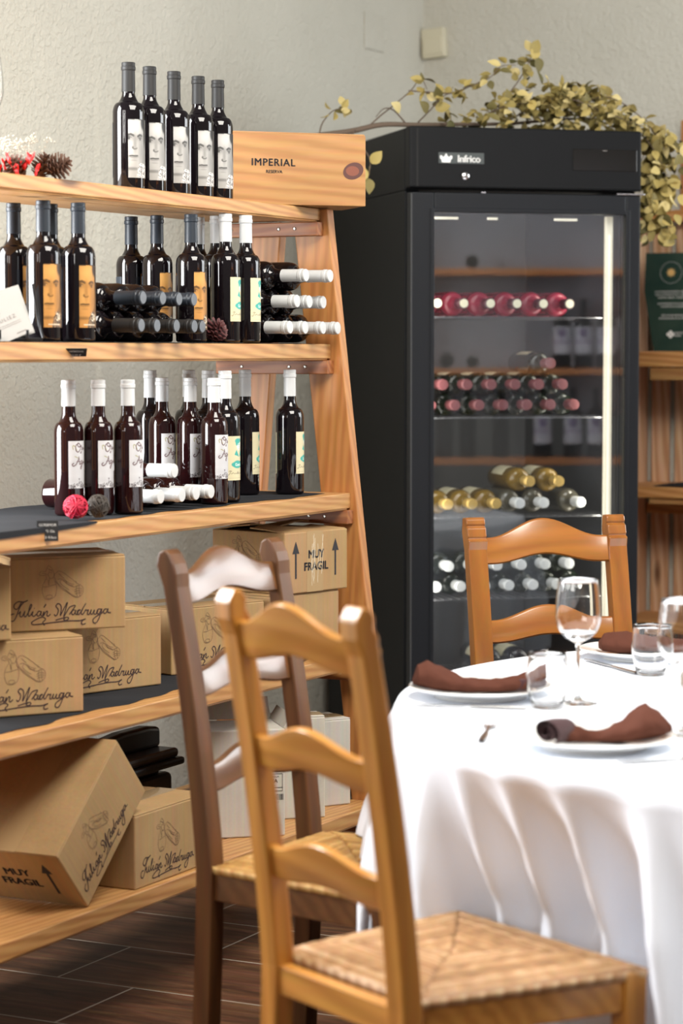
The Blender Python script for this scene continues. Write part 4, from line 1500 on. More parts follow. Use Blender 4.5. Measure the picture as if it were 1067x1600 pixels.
FWD, FD, FH = 0.705, 0.93, 2.04
fr = thing('wine_fridge', 'tall black glass-door wine fridge in the room corner', 'fridge', FO, FYAW)
mb = MB()
mb.box(0, 0.045, 0.05, FD, 0.10, 1.86).box(FWD - 0.045, FWD, 0.05, FD, 0.10, 1.86)
mb.box(0.045, FWD - 0.045, FD - 0.04, FD, 0.10, 1.86).box(0.045, FWD - 0.045, 0.05, FD - 0.04, 0.10, 0.16)
mb.box(0, FWD, 0.05, FD, 1.86, FH - 0.002)
mb.build('cabinet', M['fridge_black'], fr, bevel=0.004)
mb = MB()
mb.box(0.0452, 0.047, 0.052, FD - 0.041, 0.161, 1.858).box(FWD - 0.047, FWD - 0.0452, 0.052, FD - 0.041, 0.161, 1.858)
mb.box(0.047, FWD - 0.047, FD - 0.043, FD - 0.041, 0.161, 1.858).box(0.047, FWD - 0.047, 0.052, FD - 0.043, 0.161, 0.163)
mb.build('lining', M['fridge_in'], fr)
for x, y in ((0.05, 0.1), (FWD - 0.05, 0.1), (0.05, FD - 0.06), (FWD - 0.05, FD - 0.06)):
    MB().lathe([(0.02, 0.0), (0.02, 0.02), (0.014, 0.03), (0.014, 0.101)], 16, M=Matrix.Translation((x, y, 0))).build('foot', M['fridge_black'], fr, smooth=True, angle=30)
hd = MB().box(0.0, FWD, 0.0, 0.049, 1.866, FH).build('header_panel', M['fridge_black'], fr, bevel=0.006, seg=3)
MB().box(0.020, 0.026, -0.0006, 0.002, 1.87, FH - 0.006).build('header_seam', M['gap'], hd)
MB().box(0.492, 0.690, -0.0012, 0.002, 1.922, 1.985).build('display', M['fridge_disp'], hd, bevel=0.0015)
MB().box(0.583, 0.597, -0.0018, 0.0, 1.980, 1.982).build('display_mark', M['ink_grey'], hd)
# badge: grey plate, crown and name
bx0, bx1, bz0, bz1 = 0.086, 0.222, 1.9355, 1.9665
bg = MB().box(bx0, bx1, -0.0012, 0.001, bz0, bz1).build('badge', plain('badge_grey', (0.055, 0.065, 0.065), 0.4), hd)
mb = MB()
ff = lambda a, b: (a, -0.0017, b)
CR = [(0.17, 0.03), (0.83, 0.03), (0.86, 0.30), (1.0, 0.52), (0.96, 0.62), (1.0, 0.74), (0.86, 0.78), (0.80, 0.70), (0.70, 0.50), (0.66, 0.74), (0.56, 0.70), (0.58, 0.86), (0.50, 1.0),
      (0.42, 0.86), (0.44, 0.70), (0.34, 0.74), (0.30, 0.50), (0.20, 0.70), (0.14, 0.78), (0.0, 0.74), (0.04, 0.62), (0.0, 0.52), (0.14, 0.30)]
mb.add([ff(bx0 + 0.003 + a * 0.038, bz0 + 0.002 + b * 0.026) for a, b in CR], [tuple(range(len(CR)))])
add_text(mb, 'Infrico', 0.0275, ff, bx0 + 0.0905, bz0 + 0.0045, bold=0.0011, spacing=0.97)
mb.build('badge_lettering', M['ink_white'], bg)
Mx = Matrix.Translation((0.166, -0.003, 1.9)) @ Matrix.Rotation(PI / 2, 4, 'X')
lk = MB().lathe([(0.0, 0.002), (0.006, 0.002), (0.0105, 0.0), (0.0105, -0.004)], 24, M=Mx, cap=False).build('lock', M['chrome'], hd, smooth=True, angle=30)
MB().box(0.1648, 0.1672, -0.0062, -0.0045, 1.896, 1.904).build('keyhole', M['gap'], lk)
# door
dr = MB()
gl0, gl1, gz0, gz1 = 0.074, 0.640, 0.22, 1.797
dz0, dz1 = 0.12, 1.853
dr.box(0.004, gl0, 0, 0.045, dz0, dz1).box(gl1 + 0.018, FWD - 0.002, 0, 0.045, dz0, dz1)
dr.box(gl0, gl1 + 0.018, 0, 0.045, gz1, dz1).box(gl0, gl1 + 0.018, 0, 0.045, dz0, gz0)
door = dr.build('door', M['fridge_door'], fr, bevel=0.004, seg=3)
mb = MB()
mb.box(gl0 - 0.012, gl0, -0.003, 0.001, gz0 - 0.012, gz1 + 0.012).box(gl1 + 0.018, gl1 + 0.03, -0.003, 0.001, gz0 - 0.012, gz1 + 0.012)
mb.box(gl0, gl1 + 0.018, -0.003, 0.001, gz1, gz1 + 0.012).box(gl0, gl1 + 0.018, -0.003, 0.001, gz0 - 0.012, gz0)
mb.build('glazing_bead', M['fridge_door'], door, bevel=0.0015)
MB().box(gl0 + 0.0005, gl1 + 0.0175, 0.008, 0.012, gz0, gz1).build('glass_pane', M['fridge_glass'], door)
MB().box(0.004, 0.0075, -0.0006, 0.001, dz0, dz1 - 0.004).build('edge_trim', plain('grey_trim', (0.05, 0.052, 0.055), 0.5), door)
MB().box(0.627, 0.713, -0.006, 0.040, 1.854, 1.8585).build('hinge', M['chrome'], fr, bevel=0.0008)
MB().box(0.215, 0.228, 0.0, 0.04, 1.8532, 1.8565).build('latch', M['chrome'], fr)
# light strip on the right inside, glowing bars imitating reflected flecks under the top
MB().box(0.618, 0.640, 0.056, 0.075, 0.30, 1.795).build('light_strip', M['strip'], fr, bevel=0.003)
MB().box(0.6265, 0.6305, 0.053, 0.0565, 0.30, 1.74).build('light_strip_core', M['strip_core'], fr)
for x0, x1 in ((0.08, 0.165), (0.255, 0.285), (0.46, 0.53)):
    MB().box(x0, x1, 0.062, 0.070, 1.781, 1.7875).build('top_reflection_fleck', M['strip_core'], fr)
area_light('fridge_left_added_fill', FW(0.066, 0.056, 1.05), FW(0.7, 0.20, 1.05), 0.010, 1.45, 2.2, (1.0, 0.94, 0.82))  # added fill to brighten the caps, no strip on this side
sl_ = area_light('fridge_strip_glow', FW(0.612, 0.066, 1.05), FW(0.0, 0.30, 1.05), 0.012, 1.45, 3.6, (1.0, 0.92, 0.76))
# wire shelves
FSH = [1.502, 1.209, 0.918, 0.678, 0.44]
for z in FSH:
    mb = MB()
    mb.box(0.05, 0.655, 0.075, 0.079, z - 0.005, z - 0.0025)
    mb.box(0.05, 0.655, 0.42, 0.426, z - 0.006, z - 0.002)
    for k in range(25):
        x = 0.055 + k * 0.0245
        mb.box(x, x + 0.003, 0.075, 0.426, z - 0.003, z - 0.0005)
    mb.build('wire_shelf', M['wire'], fr)

bottle_kind('f_red', 0.30, 0.037, 'crimson_bottle', 'cap_wine', caplen=0.05, seg=28, disc='cap_pale', back=(-170, 170, 'red_paper', 0.03, 0.165))
bottle_kind('f_pink', 0.30, 0.034, 'bottle_green', 'cap_pink', caplen=0.055, seg=28, back=(30, 130, 'cream_paper', 0.05, 0.15))
bottle_kind('f_gold', 0.30, 0.036, 'bottle_gold', 'cap_gold', caplen=0.05, seg=28, back=(20, 160, 'cream_paper', 0.04, 0.14))
bottle_kind('f_clear', 0.30, 0.036, 'bottle_clear', 'cap_white', caplen=0.055, seg=28)
bottle_kind('f_white', 0.30, 0.034, 'bottle_green', 'cap_white', caplen=0.055, seg=28)
bottle_kind('f_dark_label', 0.30, 0.036, 'bottle', 'cap_char', caplen=0.05, seg=28, back=(20, 160, 'cream_paper', 0.06, 0.15))


def frow(key, items, noun, group, yaw=0.0, length=0.30, b=0.085):
    for i, (a, z, lb) in enumerate(items):
        d = Matrix.Rotation(yaw, 3, 'Z') @ (-fb)
        tip = FW(a, b, z)
        bottle(key, lb, group, tip - d * length, 0, d, roll=0.0)


n5 = ['first', 'second', 'third', 'fourth', 'fifth', 'sixth', 'seventh']
frow('f_red', [(0.190 + 0.0815 * i - 0.0815 * 0, FSH[0] + 0.0375, 'red-labelled bottle lying on the top fridge rack, %s cap from the left' % n5[i]) for i in range(5)], '', 'red bottles in the fridge')
frow('f_red', [(0.110, FSH[0] + 0.0375, 'red-labelled bottle at the left wall of the top fridge rack, cap hidden by the frame')], '', 'red bottles in the fridge')
frow('f_pink', [(0.092 + 0.0735 * i, FSH[1] + 0.0345, 'dusty-red capped bottle on the second fridge rack, lower layer, %s from left' % n5[i]) for i in range(7)], '', 'dusty-red capped bottles in the fridge')
frow('f_pink', [(0.129 + 0.0735 * i, FSH[1] + 0.0345 + 0.0600, 'dusty-red capped bottle on the second fridge rack, upper layer, %s from left' % n5[i]) for i in range(6)], '', 'dusty-red capped bottles in the fridge')
frow('f_pink', [(0.459, FSH[1] + 0.0345 + 0.1215, 'dusty-red capped bottle lying topmost on the second fridge rack')], '', 'dusty-red capped bottles in the fridge')
frow('f_gold', [(0.145 + 0.074 * i, FSH[2] + 0.0363, 'gold-capped white wine on the third fridge rack, lower row, %s from left' % n5[i]) for i in range(3)], '', 'gold-capped white wines in the fridge')
frow('f_gold', [(0.397, FSH[2] + 0.0363 + 0.064, 'gold-capped white wine lying on top in the third fridge rack, left one'),
                (0.488, FSH[2] + 0.0363 + 0.063, 'gold-capped white wine lying on top in the third fridge rack, right one')], '', 'gold-capped white wines in the fridge')
frow('f_clear', [(0.366, FSH[2] + 0.0363, 'white-capped clear bottle on the third fridge rack next to the gold caps'),
                 (0.441, FSH[2] + 0.0363, 'white-capped clear bottle on the third fridge rack, middle of three'),
                 (0.556, FSH[2] + 0.0363, 'white-capped clear bottle on the third fridge rack, rightmost apart from the rest')], '', 'white-capped clear bottles in the fridge')
frow('f_white', [(0.110 + 0.0745 * i, FSH[3] + 0.0345, 'white-capped dark bottle on the fourth fridge rack, lower layer, %s from left' % n5[i]) for i in range(7)], '', 'white-capped dark bottles in the fridge')
frow('f_white', [(0.148 + 0.0745 * i, FSH[3] + 0.0345 + 0.0600, 'white-capped dark bottle on the fourth fridge rack, upper layer, %s from left' % n5[i]) for i in range(6)], '', 'white-capped dark bottles in the fridge')
for i, a in enumerate((0.285, 0.372)):
    d = fa
    bottle('f_dark_label', 'cream-labelled dark bottle at the fridge bottom behind the amber chair, %s' % ('left' if i == 0 else 'right'), 'dark bottles at the fridge bottom',
           FW(a + 0.03, 0.40, FSH[4] + 0.0365), 0, -fb, roll=0.2)

# ------------------------------------------------------------------ dried eucalyptus on the fridge
eu = thing('eucalyptus_branch', 'dried eucalyptus branch with olive-gold leaves lying over the black fridge', 'branch', FW(0, 0, FH), FYAW)
rnd = random.Random(21)
stem = [(-0.27, 0.10, -0.030), (-0.15, 0.09, -0.012), (-0.06, 0.08, 0.008), (0.05, 0.10, 0.012), (0.18, 0.14, 0.020), (0.36, 0.18, 0.03), (0.55, 0.20, 0.05), (0.72, 0.16, 0.05)]
MB().tube(smooth_line(stem, 5), [0.0095 - 0.0065 * i / 35 for i in range(36)], 8).build('main_stem', M['bark'], eu, smooth=True)
twigs = [
    [(-0.10, 0.085, 0.0), (-0.06, 0.09, 0.035), (-0.02, 0.10, 0.065), (0.035, 0.11, 0.11), (0.065, 0.11, 0.145), (0.085, 0.11, 0.115)],
    [(0.03, 0.11, 0.11), (0.10, 0.12, 0.108), (0.17, 0.12, 0.108), (0.22, 0.13, 0.13), (0.28, 0.13, 0.155), (0.315, 0.13, 0.19), (0.36, 0.13, 0.195)],
    [(0.06, 0.12, 0.02), (0.10, 0.12, 0.06), (0.14, 0.12, 0.10), (0.20, 0.12, 0.12)],
    [(0.27, 0.11, 0.05), (0.33, 0.10, 0.075), (0.42, 0.10, 0.085), (0.50, 0.10, 0.083), (0.58, 0.09, 0.075), (0.66, 0.07, 0.04), (0.74, 0.05, -0.02), (0.79, 0.04, -0.10)],
    [(0.52, 0.16, 0.05), (0.60, 0.15, 0.10), (0.66, 0.14, 0.11), (0.74, 0.12, 0.06), (0.80, 0.10, -0.02), (0.82, 0.10, -0.12), (0.80, 0.10, -0.22)],
    [(0.30, 0.16, 0.06), (0.36, 0.15, 0.13), (0.40, 0.15, 0.19), (0.42, 0.15, 0.235)],
    [(0.44, 0.17, 0.06), (0.52, 0.17, 0.14), (0.58, 0.17, 0.135), (0.61, 0.17, 0.125)],
    [(0.56, 0.18, 0.06), (0.70, 0.16, 0.02), (0.78, 0.12, -0.08), (0.77, 0.10, -0.20), (0.76, 0.09, -0.30)],
    [(0.36, 0.18, 0.04), (0.47, 0.08, 0.10), (0.60, 0.05, 0.06), (0.70, 0.02, 0.02)],
    [(-0.24, 0.10, -0.025), (-0.23, 0.10, 0.01), (-0.20, 0.10, 0.045), (-0.165, 0.10, 0.055)],
    [(-0.14, 0.08, -0.010), (-0.15, 0.06, -0.03), (-0.125, 0.05, -0.06), (-0.105, 0.04, -0.10), (-0.115, 0.035, -0.16)],
    [(0.02, 0.10, 0.012), (-0.02, 0.09, 0.05), (-0.05, 0.09, 0.055), (-0.075, 0.09, 0.03)],
]
tm = MB()
leaves = MB()


def leaf(pos, d, up, L_, W_):
    d = d.normalized()
    s = d.cross(up)
    if s.length < 1e-3:
        s = d.orthogonal()
    s.normalize()
    nrm = s.cross(d)
    rows = []
    for i in range(6):
        f = i / 5
        wv = W_ * math.sin(PI * min(max(f, 0.03), 0.985) ** 0.8) ** 0.8
        c = pos + d * L_ * f - nrm * L_ * 0.18 * f * f
        rows.append([c - s * wv + nrm * wv * 0.35, c, c + s * wv + nrm * wv * 0.35])
    leaves.grid(rows)


def twig_leaves(pts, density, size, f0=0.25):
    for i in range(len(pts) - 1):
        if i / len(pts) < f0:
            continue
        for _ in range(density):
            t = rnd.random()
            p = Vector(pts[i]).lerp(Vector(pts[i + 1]), t)
            d = Vector((rnd.gauss(0, 1), rnd.gauss(0, 0.8), rnd.gauss(-0.25, 0.8)))
            leaf(p + d.normalized() * 0.008, d, Vector((rnd.gauss(0, 1), rnd.gauss(-0.6, 1), rnd.gauss(0.5, 1))), size * rnd.uniform(0.7, 1.25), size * rnd.uniform(0.26, 0.42))


dens = [2, 3, 3, 5, 9, 2, 5, 9, 6, 2, 2, 1]
f0s = [0.55, 0.3, 0.4, 0.1, 0.2, 0.3, 0.2, 0.3, 0.1, 0.5, 0.7, 0.9]
for tw, dn, f0 in zip(twigs, dens, f0s):
    ln = smooth_line(tw, 4)
    n = len(ln)
    tm.tube(ln, [0.0026 - 0.0016 * i / n for i in range(n)], 5)
    twig_leaves(ln, dn if n < 16 else max(1, dn // 2), 0.034, f0)
# the dense heap on the fridge top and the hanging bunch at its right side
for _ in range(330):
    a = min(max(rnd.gauss(0.47, 0.15), 0.12), 0.72)
    hgt = 0.125 * math.exp(-((a - 0.45) / 0.20) ** 2) + 0.018
    p = Vector((a, rnd.uniform(0.03, 0.26), 0.006 + hgt * rnd.random() ** 1.1))
    d = Vector((rnd.gauss(0, 1), rnd.gauss(-0.2, 0.9), rnd.gauss(0.1, 0.6)))
    leaf(p, d, Vector((rnd.gauss(0, 0.8), rnd.gauss(-0.6, 0.8), 1)), 0.036 * rnd.uniform(0.7, 1.3), 0.0125 * rnd.uniform(0.75, 1.3))
for _ in range(190):
    z = -0.31 + 0.32 * rnd.random() ** 0.8
    p = Vector((0.735 + 0.10 * rnd.random() + (0.03 if z > -0.1 else 0), rnd.uniform(0.02, 0.16), z))
    d = Vector((rnd.gauss(0, 0.7), rnd.gauss(-0.2, 0.7), rnd.gauss(-0.6, 0.7)))
    leaf(p, d, Vector((rnd.gauss(0, 1), rnd.gauss(-0.8, 0.8), 0.5)), 0.040 * rnd.uniform(0.7, 1.25), 0.0135 * rnd.uniform(0.75, 1.3))
for p, d in [((-0.12, 0.03, -0.125), (-0.5, -0.2, -0.6)), ((-0.115, 0.03, -0.15), (0.1, -0.3, -1)), ((-0.105, 0.03, -0.105), (0.5, -0.4, 0.6)),
             ((0.40, 0.14, 0.20), (-0.2, -0.2, -1)), ((0.42, 0.14, 0.215), (0.15, 0, 1)), ((0.43, 0.14, 0.22), (0.25, 0, -1)), ((0.415, 0.14, 0.235), (0.6, 0, 1)), ((0.0, 0.1, 0.05), (-0.4, -0.4, 0.3)),
             ((0.085, 0.11, 0.05), (-0.5, -0.5, 0.6)), ((0.11, 0.11, 0.06), (0.8, -0.3, 0.2))]:
    leaf(Vector(p), Vector(d), Vector((0.2, -1, 0.3)), 0.044, 0.017)
tm.build('twig', M['bark'], eu, smooth=True)
lo = leaves.build('foliage', M['leaf'], eu, smooth=True)
lo['kind'] = 'stuff'

# ------------------------------------------------------------------ plank shelf at the right, on the back wall
def QW(q, o, z):
    """q along the back wall from the corner, o out of it"""
    return RW(CORNER, -WT, 0) + N * q - U * o + Vector((0, 0, z))


QYAW = RACK_YAW - PI / 2        # local x = N, local y = U
ps = thing('plank_shelf', 'plank shelf of aged pine with slatted back right of the fridge', 'shelf', QW(0, 0, 0), QYAW)
for q0, q1 in ((0.868, 0.930), (0.950, 1.06), (1.08, 1.18), (1.20, 1.30), (1.32, 1.42), (1.44, 1.54), (1.56, 1.66)):
    MB().box(q0, q1, -0.030, -0.012, 0.02, 1.83).build('back_slat', M['oldpine_z'], ps, bevel=0.002)
for q0, q1 in ((0.815, 0.850), (1.72, 1.755)):
    for y0, y1 in ((-0.10, -0.012), (-0.33, -0.26)):
        MB().box(q0, q1, y0, y1, 0, 1.83 if y0 < -0.2 else 1.862).build('post', M['oldpine_z'], ps, bevel=0.002)
MB().box(0.977, 1.045, -0.075, -0.033, 1.8685, 2.165).build('tall_post', M['pine_z'], ps, bevel=0.003)
for z, th in ((1.40, 0.050), (0.960, 0.035), (0.52, 0.035), (0.12, 0.035)):
    MB().box(0.852, 1.72, -0.345, -0.010, z - th, z).build('shelf_board', M['oldpine_x'], ps, bevel=0.002)
for z0, z1 in ((1.307, 1.348), (0.905, 0.924)):
    MB().box(0.970, 1.715, -0.335, -0.315, z0, z1).build('apron', M['crate'], ps, bevel=0.002)
for z in (0.89,):
    MB().box(0.860, 1.715, -0.05, -0.0315, z - 0.035, z).build('rear_batten', M['oldpine_x'], ps, bevel=0.002)
MB().box(0.845, 1.715, -0.10, -0.031, 1.832, 1.868).build('top_rail', M['oldpine_x'], ps, bevel=0.002)
rows = [[(0.985 + 0.5 * i / 12, -0.335 + 0.30 * j / 4 + 0.01 * math.sin(i * 1.3) * (1 if j == 0 else 0), 0.9605 + 0.003 + 0.0015 * math.sin(i * 1.1 + j)) for i in range(13)] for j in range(5)]
o = MB().grid(rows).build('felt_mat', M['slate_cloth'])
o.location, o.rotation_euler = QW(0, 0, 0), (0, 0, QYAW)
sm_ = o.modifiers.new('thick', 'SOLIDIFY')
sm_.thickness = 0.002
tag(o, 'black felt mat on the plank shelf below the green board', 'shelf mat')
# green information board
gb = thing('information_board', 'dark green printed board with a gold star on the plank shelf', 'sign', QW(0.925, 0.19, 1.4006), QYAW + math.radians(6))
GR = Matrix.Rotation(math.radians(-8), 4, 'X')
mb = MB()
mb.prism([(0.005, 0.0), (0.40, 0.0), (0.44, 0.16), (0.44, 0.328), (-0.035, 0.328), (-0.035, 0.20)], 0, 0.004, lambda a, b, d: GR @ Vector((a, d, b)))
m_, nt_, b_ = new_mat('dark_green_print')
n_ = noise_tex(nt_, coords(nt_), 7, 3, 0.5)
r_ = ramp(nt_, [(0.3, (0.018, 0.045, 0.036)), (0.7, (0.045, 0.075, 0.055))])
nt_.links.new(n_.outputs['Fac'], r_.inputs['Fac'])
nt_.links.new(r_.outputs['Color'], b_.inputs['Base Color'])
P(b_, rough=0.22)
bd = mb.build('board', m_, gb)
gfn = lambda a, b: GR @ Vector((a, -0.0008, b))
mb = MB()
star = []
for k in range(16):
    r0 = 0.0165 if k % 2 == 0 else 0.0095
    star.append(gfn(0.053 + r0 * math.sin(k * PI / 8), 0.262 + r0 * math.cos(k * PI / 8)))
mb.add(star, [tuple(range(16))])
mb.build('star_print', M['ink_gold'], bd)
mb = MB()
for k, (x0, z, txt) in enumerate([(0.002, 0.196, 'LA COCINA DE NUESTRA TIERRA SE SIRVE'), (0.002, 0.186, 'CON LOS PRODUCTOS Y LOS VINOS DE'), (0.012, 0.176, 'NUESTRA GENTE Y NUESTRO PAISAJE'),
                                  (0.012, 0.156, 'LOS ESPERAMOS EN LA MESA PARA'), (0.022, 0.146, 'COMPARTIR EL MOMENTO'), (0.026, 0.117, 'VIDA DE ENCUENTROS'), (0.018, 0.107, 'GASTRONOMIA DE ALTURA')]):
    add_text(mb, txt, 0.0072, gfn, x0, z, align='LEFT', bold=0.0003)
add_text(mb, 'V', 0.040, gfn, 0.112, 0.058, align='LEFT')
for cx, cz in ((0.052, 0.056), (0.060, 0.063), (0.060, 0.049), (0.067, 0.056)):
    mb.add([gfn(cx + 0.006 * math.cos(a), cz + 0.0055 * math.sin(a)) for a in [k * PI / 6 for k in range(12)]], [tuple(range(12))])
add_text(mb, 'TURISMO', 0.008, gfn, 0.072, 0.058, align='LEFT')
add_text(mb, 'RURAL', 0.008, gfn, 0.072, 0.049, align='LEFT')
mb.strokes([[(0.053 + 0.036 * math.cos(a), 0.262 + 0.036 * math.sin(a)) for a in [k * PI / 16 for k in range(33)]]], 0.0006, gfn)
mb.build('board_lettering', M['ink_white'], bd)
bottle_kind('shelf_dark', 0.31, 0.038, 'bottle', 'cap_char', seg=28)
bottle('shelf_dark', 'dark bottle on the plank shelf cut by the right edge, behind the glasses', 'dark bottles on the plank shelf', QW(1.165, 0.22, 0.5205))

# ------------------------------------------------------------------ wine shelf across the room (seen mirrored in the fridge glass)
sa, sb_ = Vector((2.41, 3.26, 0)), Vector((3.36, 3.80, 0))
sx = (sb_ - sa).normalized()
syaw = math.atan2(sx.y, sx.x)
os_ = thing('bottle_shelf', 'wooden bottle shelf mirrored in the fridge glass, outside the picture at the right', 'shelf', sa, syaw)
ln = (sb_ - sa).length
m_brown = wood('reddish_shelf', ((0.50, 0.17, 0.05), (0.68, 0.26, 0.085), (0.78, 0.35, 0.13)), 'x', 0.5)
for z in (1.780, 1.323, 0.909, 0.50):
    MB().box(0, ln, -0.16, 0.10, z - 0.030, z).build('shelf_board', m_brown, os_, bevel=0.002)
for x in (-0.035, ln):
    MB().box(x, x + 0.035, -0.16, 0.10, 0, 1.95).build('post', m_brown, os_, bevel=0.002)
MB().box(0, ln, -0.185, -0.165, 1.10, 2.3).build('reflection_panel', plain('pale_panel', (0.40, 0.42, 0.48), 0.8), os_)  # added panel, cut short so only the upper reflection turns pale
bottle_kind('mirror_label', 0.320, 0.043, 'bottle', 'cap_char', lab_fridge, (0.065, 0.19), 150, seg=28, start=75)
fcv = FW(0.4, 0, 0)
lat = Vector((-sx.y, sx.x, 0))
sp = bpy.data.lights.new('mirrored_shelf_fill', 'SPOT')  # added fill that brightens the mirrored shelf, no fitting there
sp.energy = 95
sp.spot_size = math.radians(58)
sp.spot_blend = 0.6
sp.shadow_soft_size = 0.06
sp.color = (1.0, 0.95, 0.88)
so = bpy.data.objects.new('mirrored_shelf_fill', sp)
COL.objects.link(so)
so.location = (2.25, 4.75, 2.7)
so.rotation_euler = (Vector((2.9, 3.5, 1.35)) - Vector((2.25, 4.75, 2.7))).to_track_quat('-Z', 'Y').to_euler()
for i, (x, y) in enumerate([(3.028, 3.612), (3.115, 3.661), (3.206, 3.712)]):
    p = Vector((x, y, 1.3235))
    bottle('mirror_label', 'white-labelled bottle mirrored in the fridge door, upper row, %s' % n5[i], 'bottles on the mirrored shelf', p, math.atan2(fcv.y - y, fcv.x - x))
for i, (x, y) in enumerate([(2.558, 3.345), (2.649, 3.396), (2.783, 3.472)]):
    bottle('shelf_dark', 'dark bottle mirrored in the fridge door, lower row, %s' % n5[i], 'bottles on the mirrored shelf', (x, y, 0.9095))
for i, (x, y) in enumerate([(2.953, 3.569), (3.075, 3.638), (3.168, 3.691)]):
    p = Vector((x, y, 0.9095))
    bottle('mirror_label', 'white-labelled bottle mirrored in the fridge door, lower row, %s' % n5[i], 'bottles on the mirrored shelf', p, math.atan2(fcv.y - y, fcv.x - x))
wicker_ball('wicker_ball', 'dark ball mirrored on the top board in the fridge glass', Vector((2.666, 3.406, 1.781 + 0.032)), 0.032, M['black_wicker'], 20, 8)
wicker_ball('wicker_ball', 'dark ball mirrored on the second board in the fridge glass, left', Vector((2.565, 3.349, 1.324 + 0.036)), 0.036, M['black_wicker'], 20, 9)
wicker_ball('wicker_ball', 'dark ball mirrored on the second board in the fridge glass, right', Vector((2.668, 3.407, 1.324 + 0.028)), 0.028, M['black_wicker'], 20, 10)

# ------------------------------------------------------------------ chairs
SEATZ = 0.462


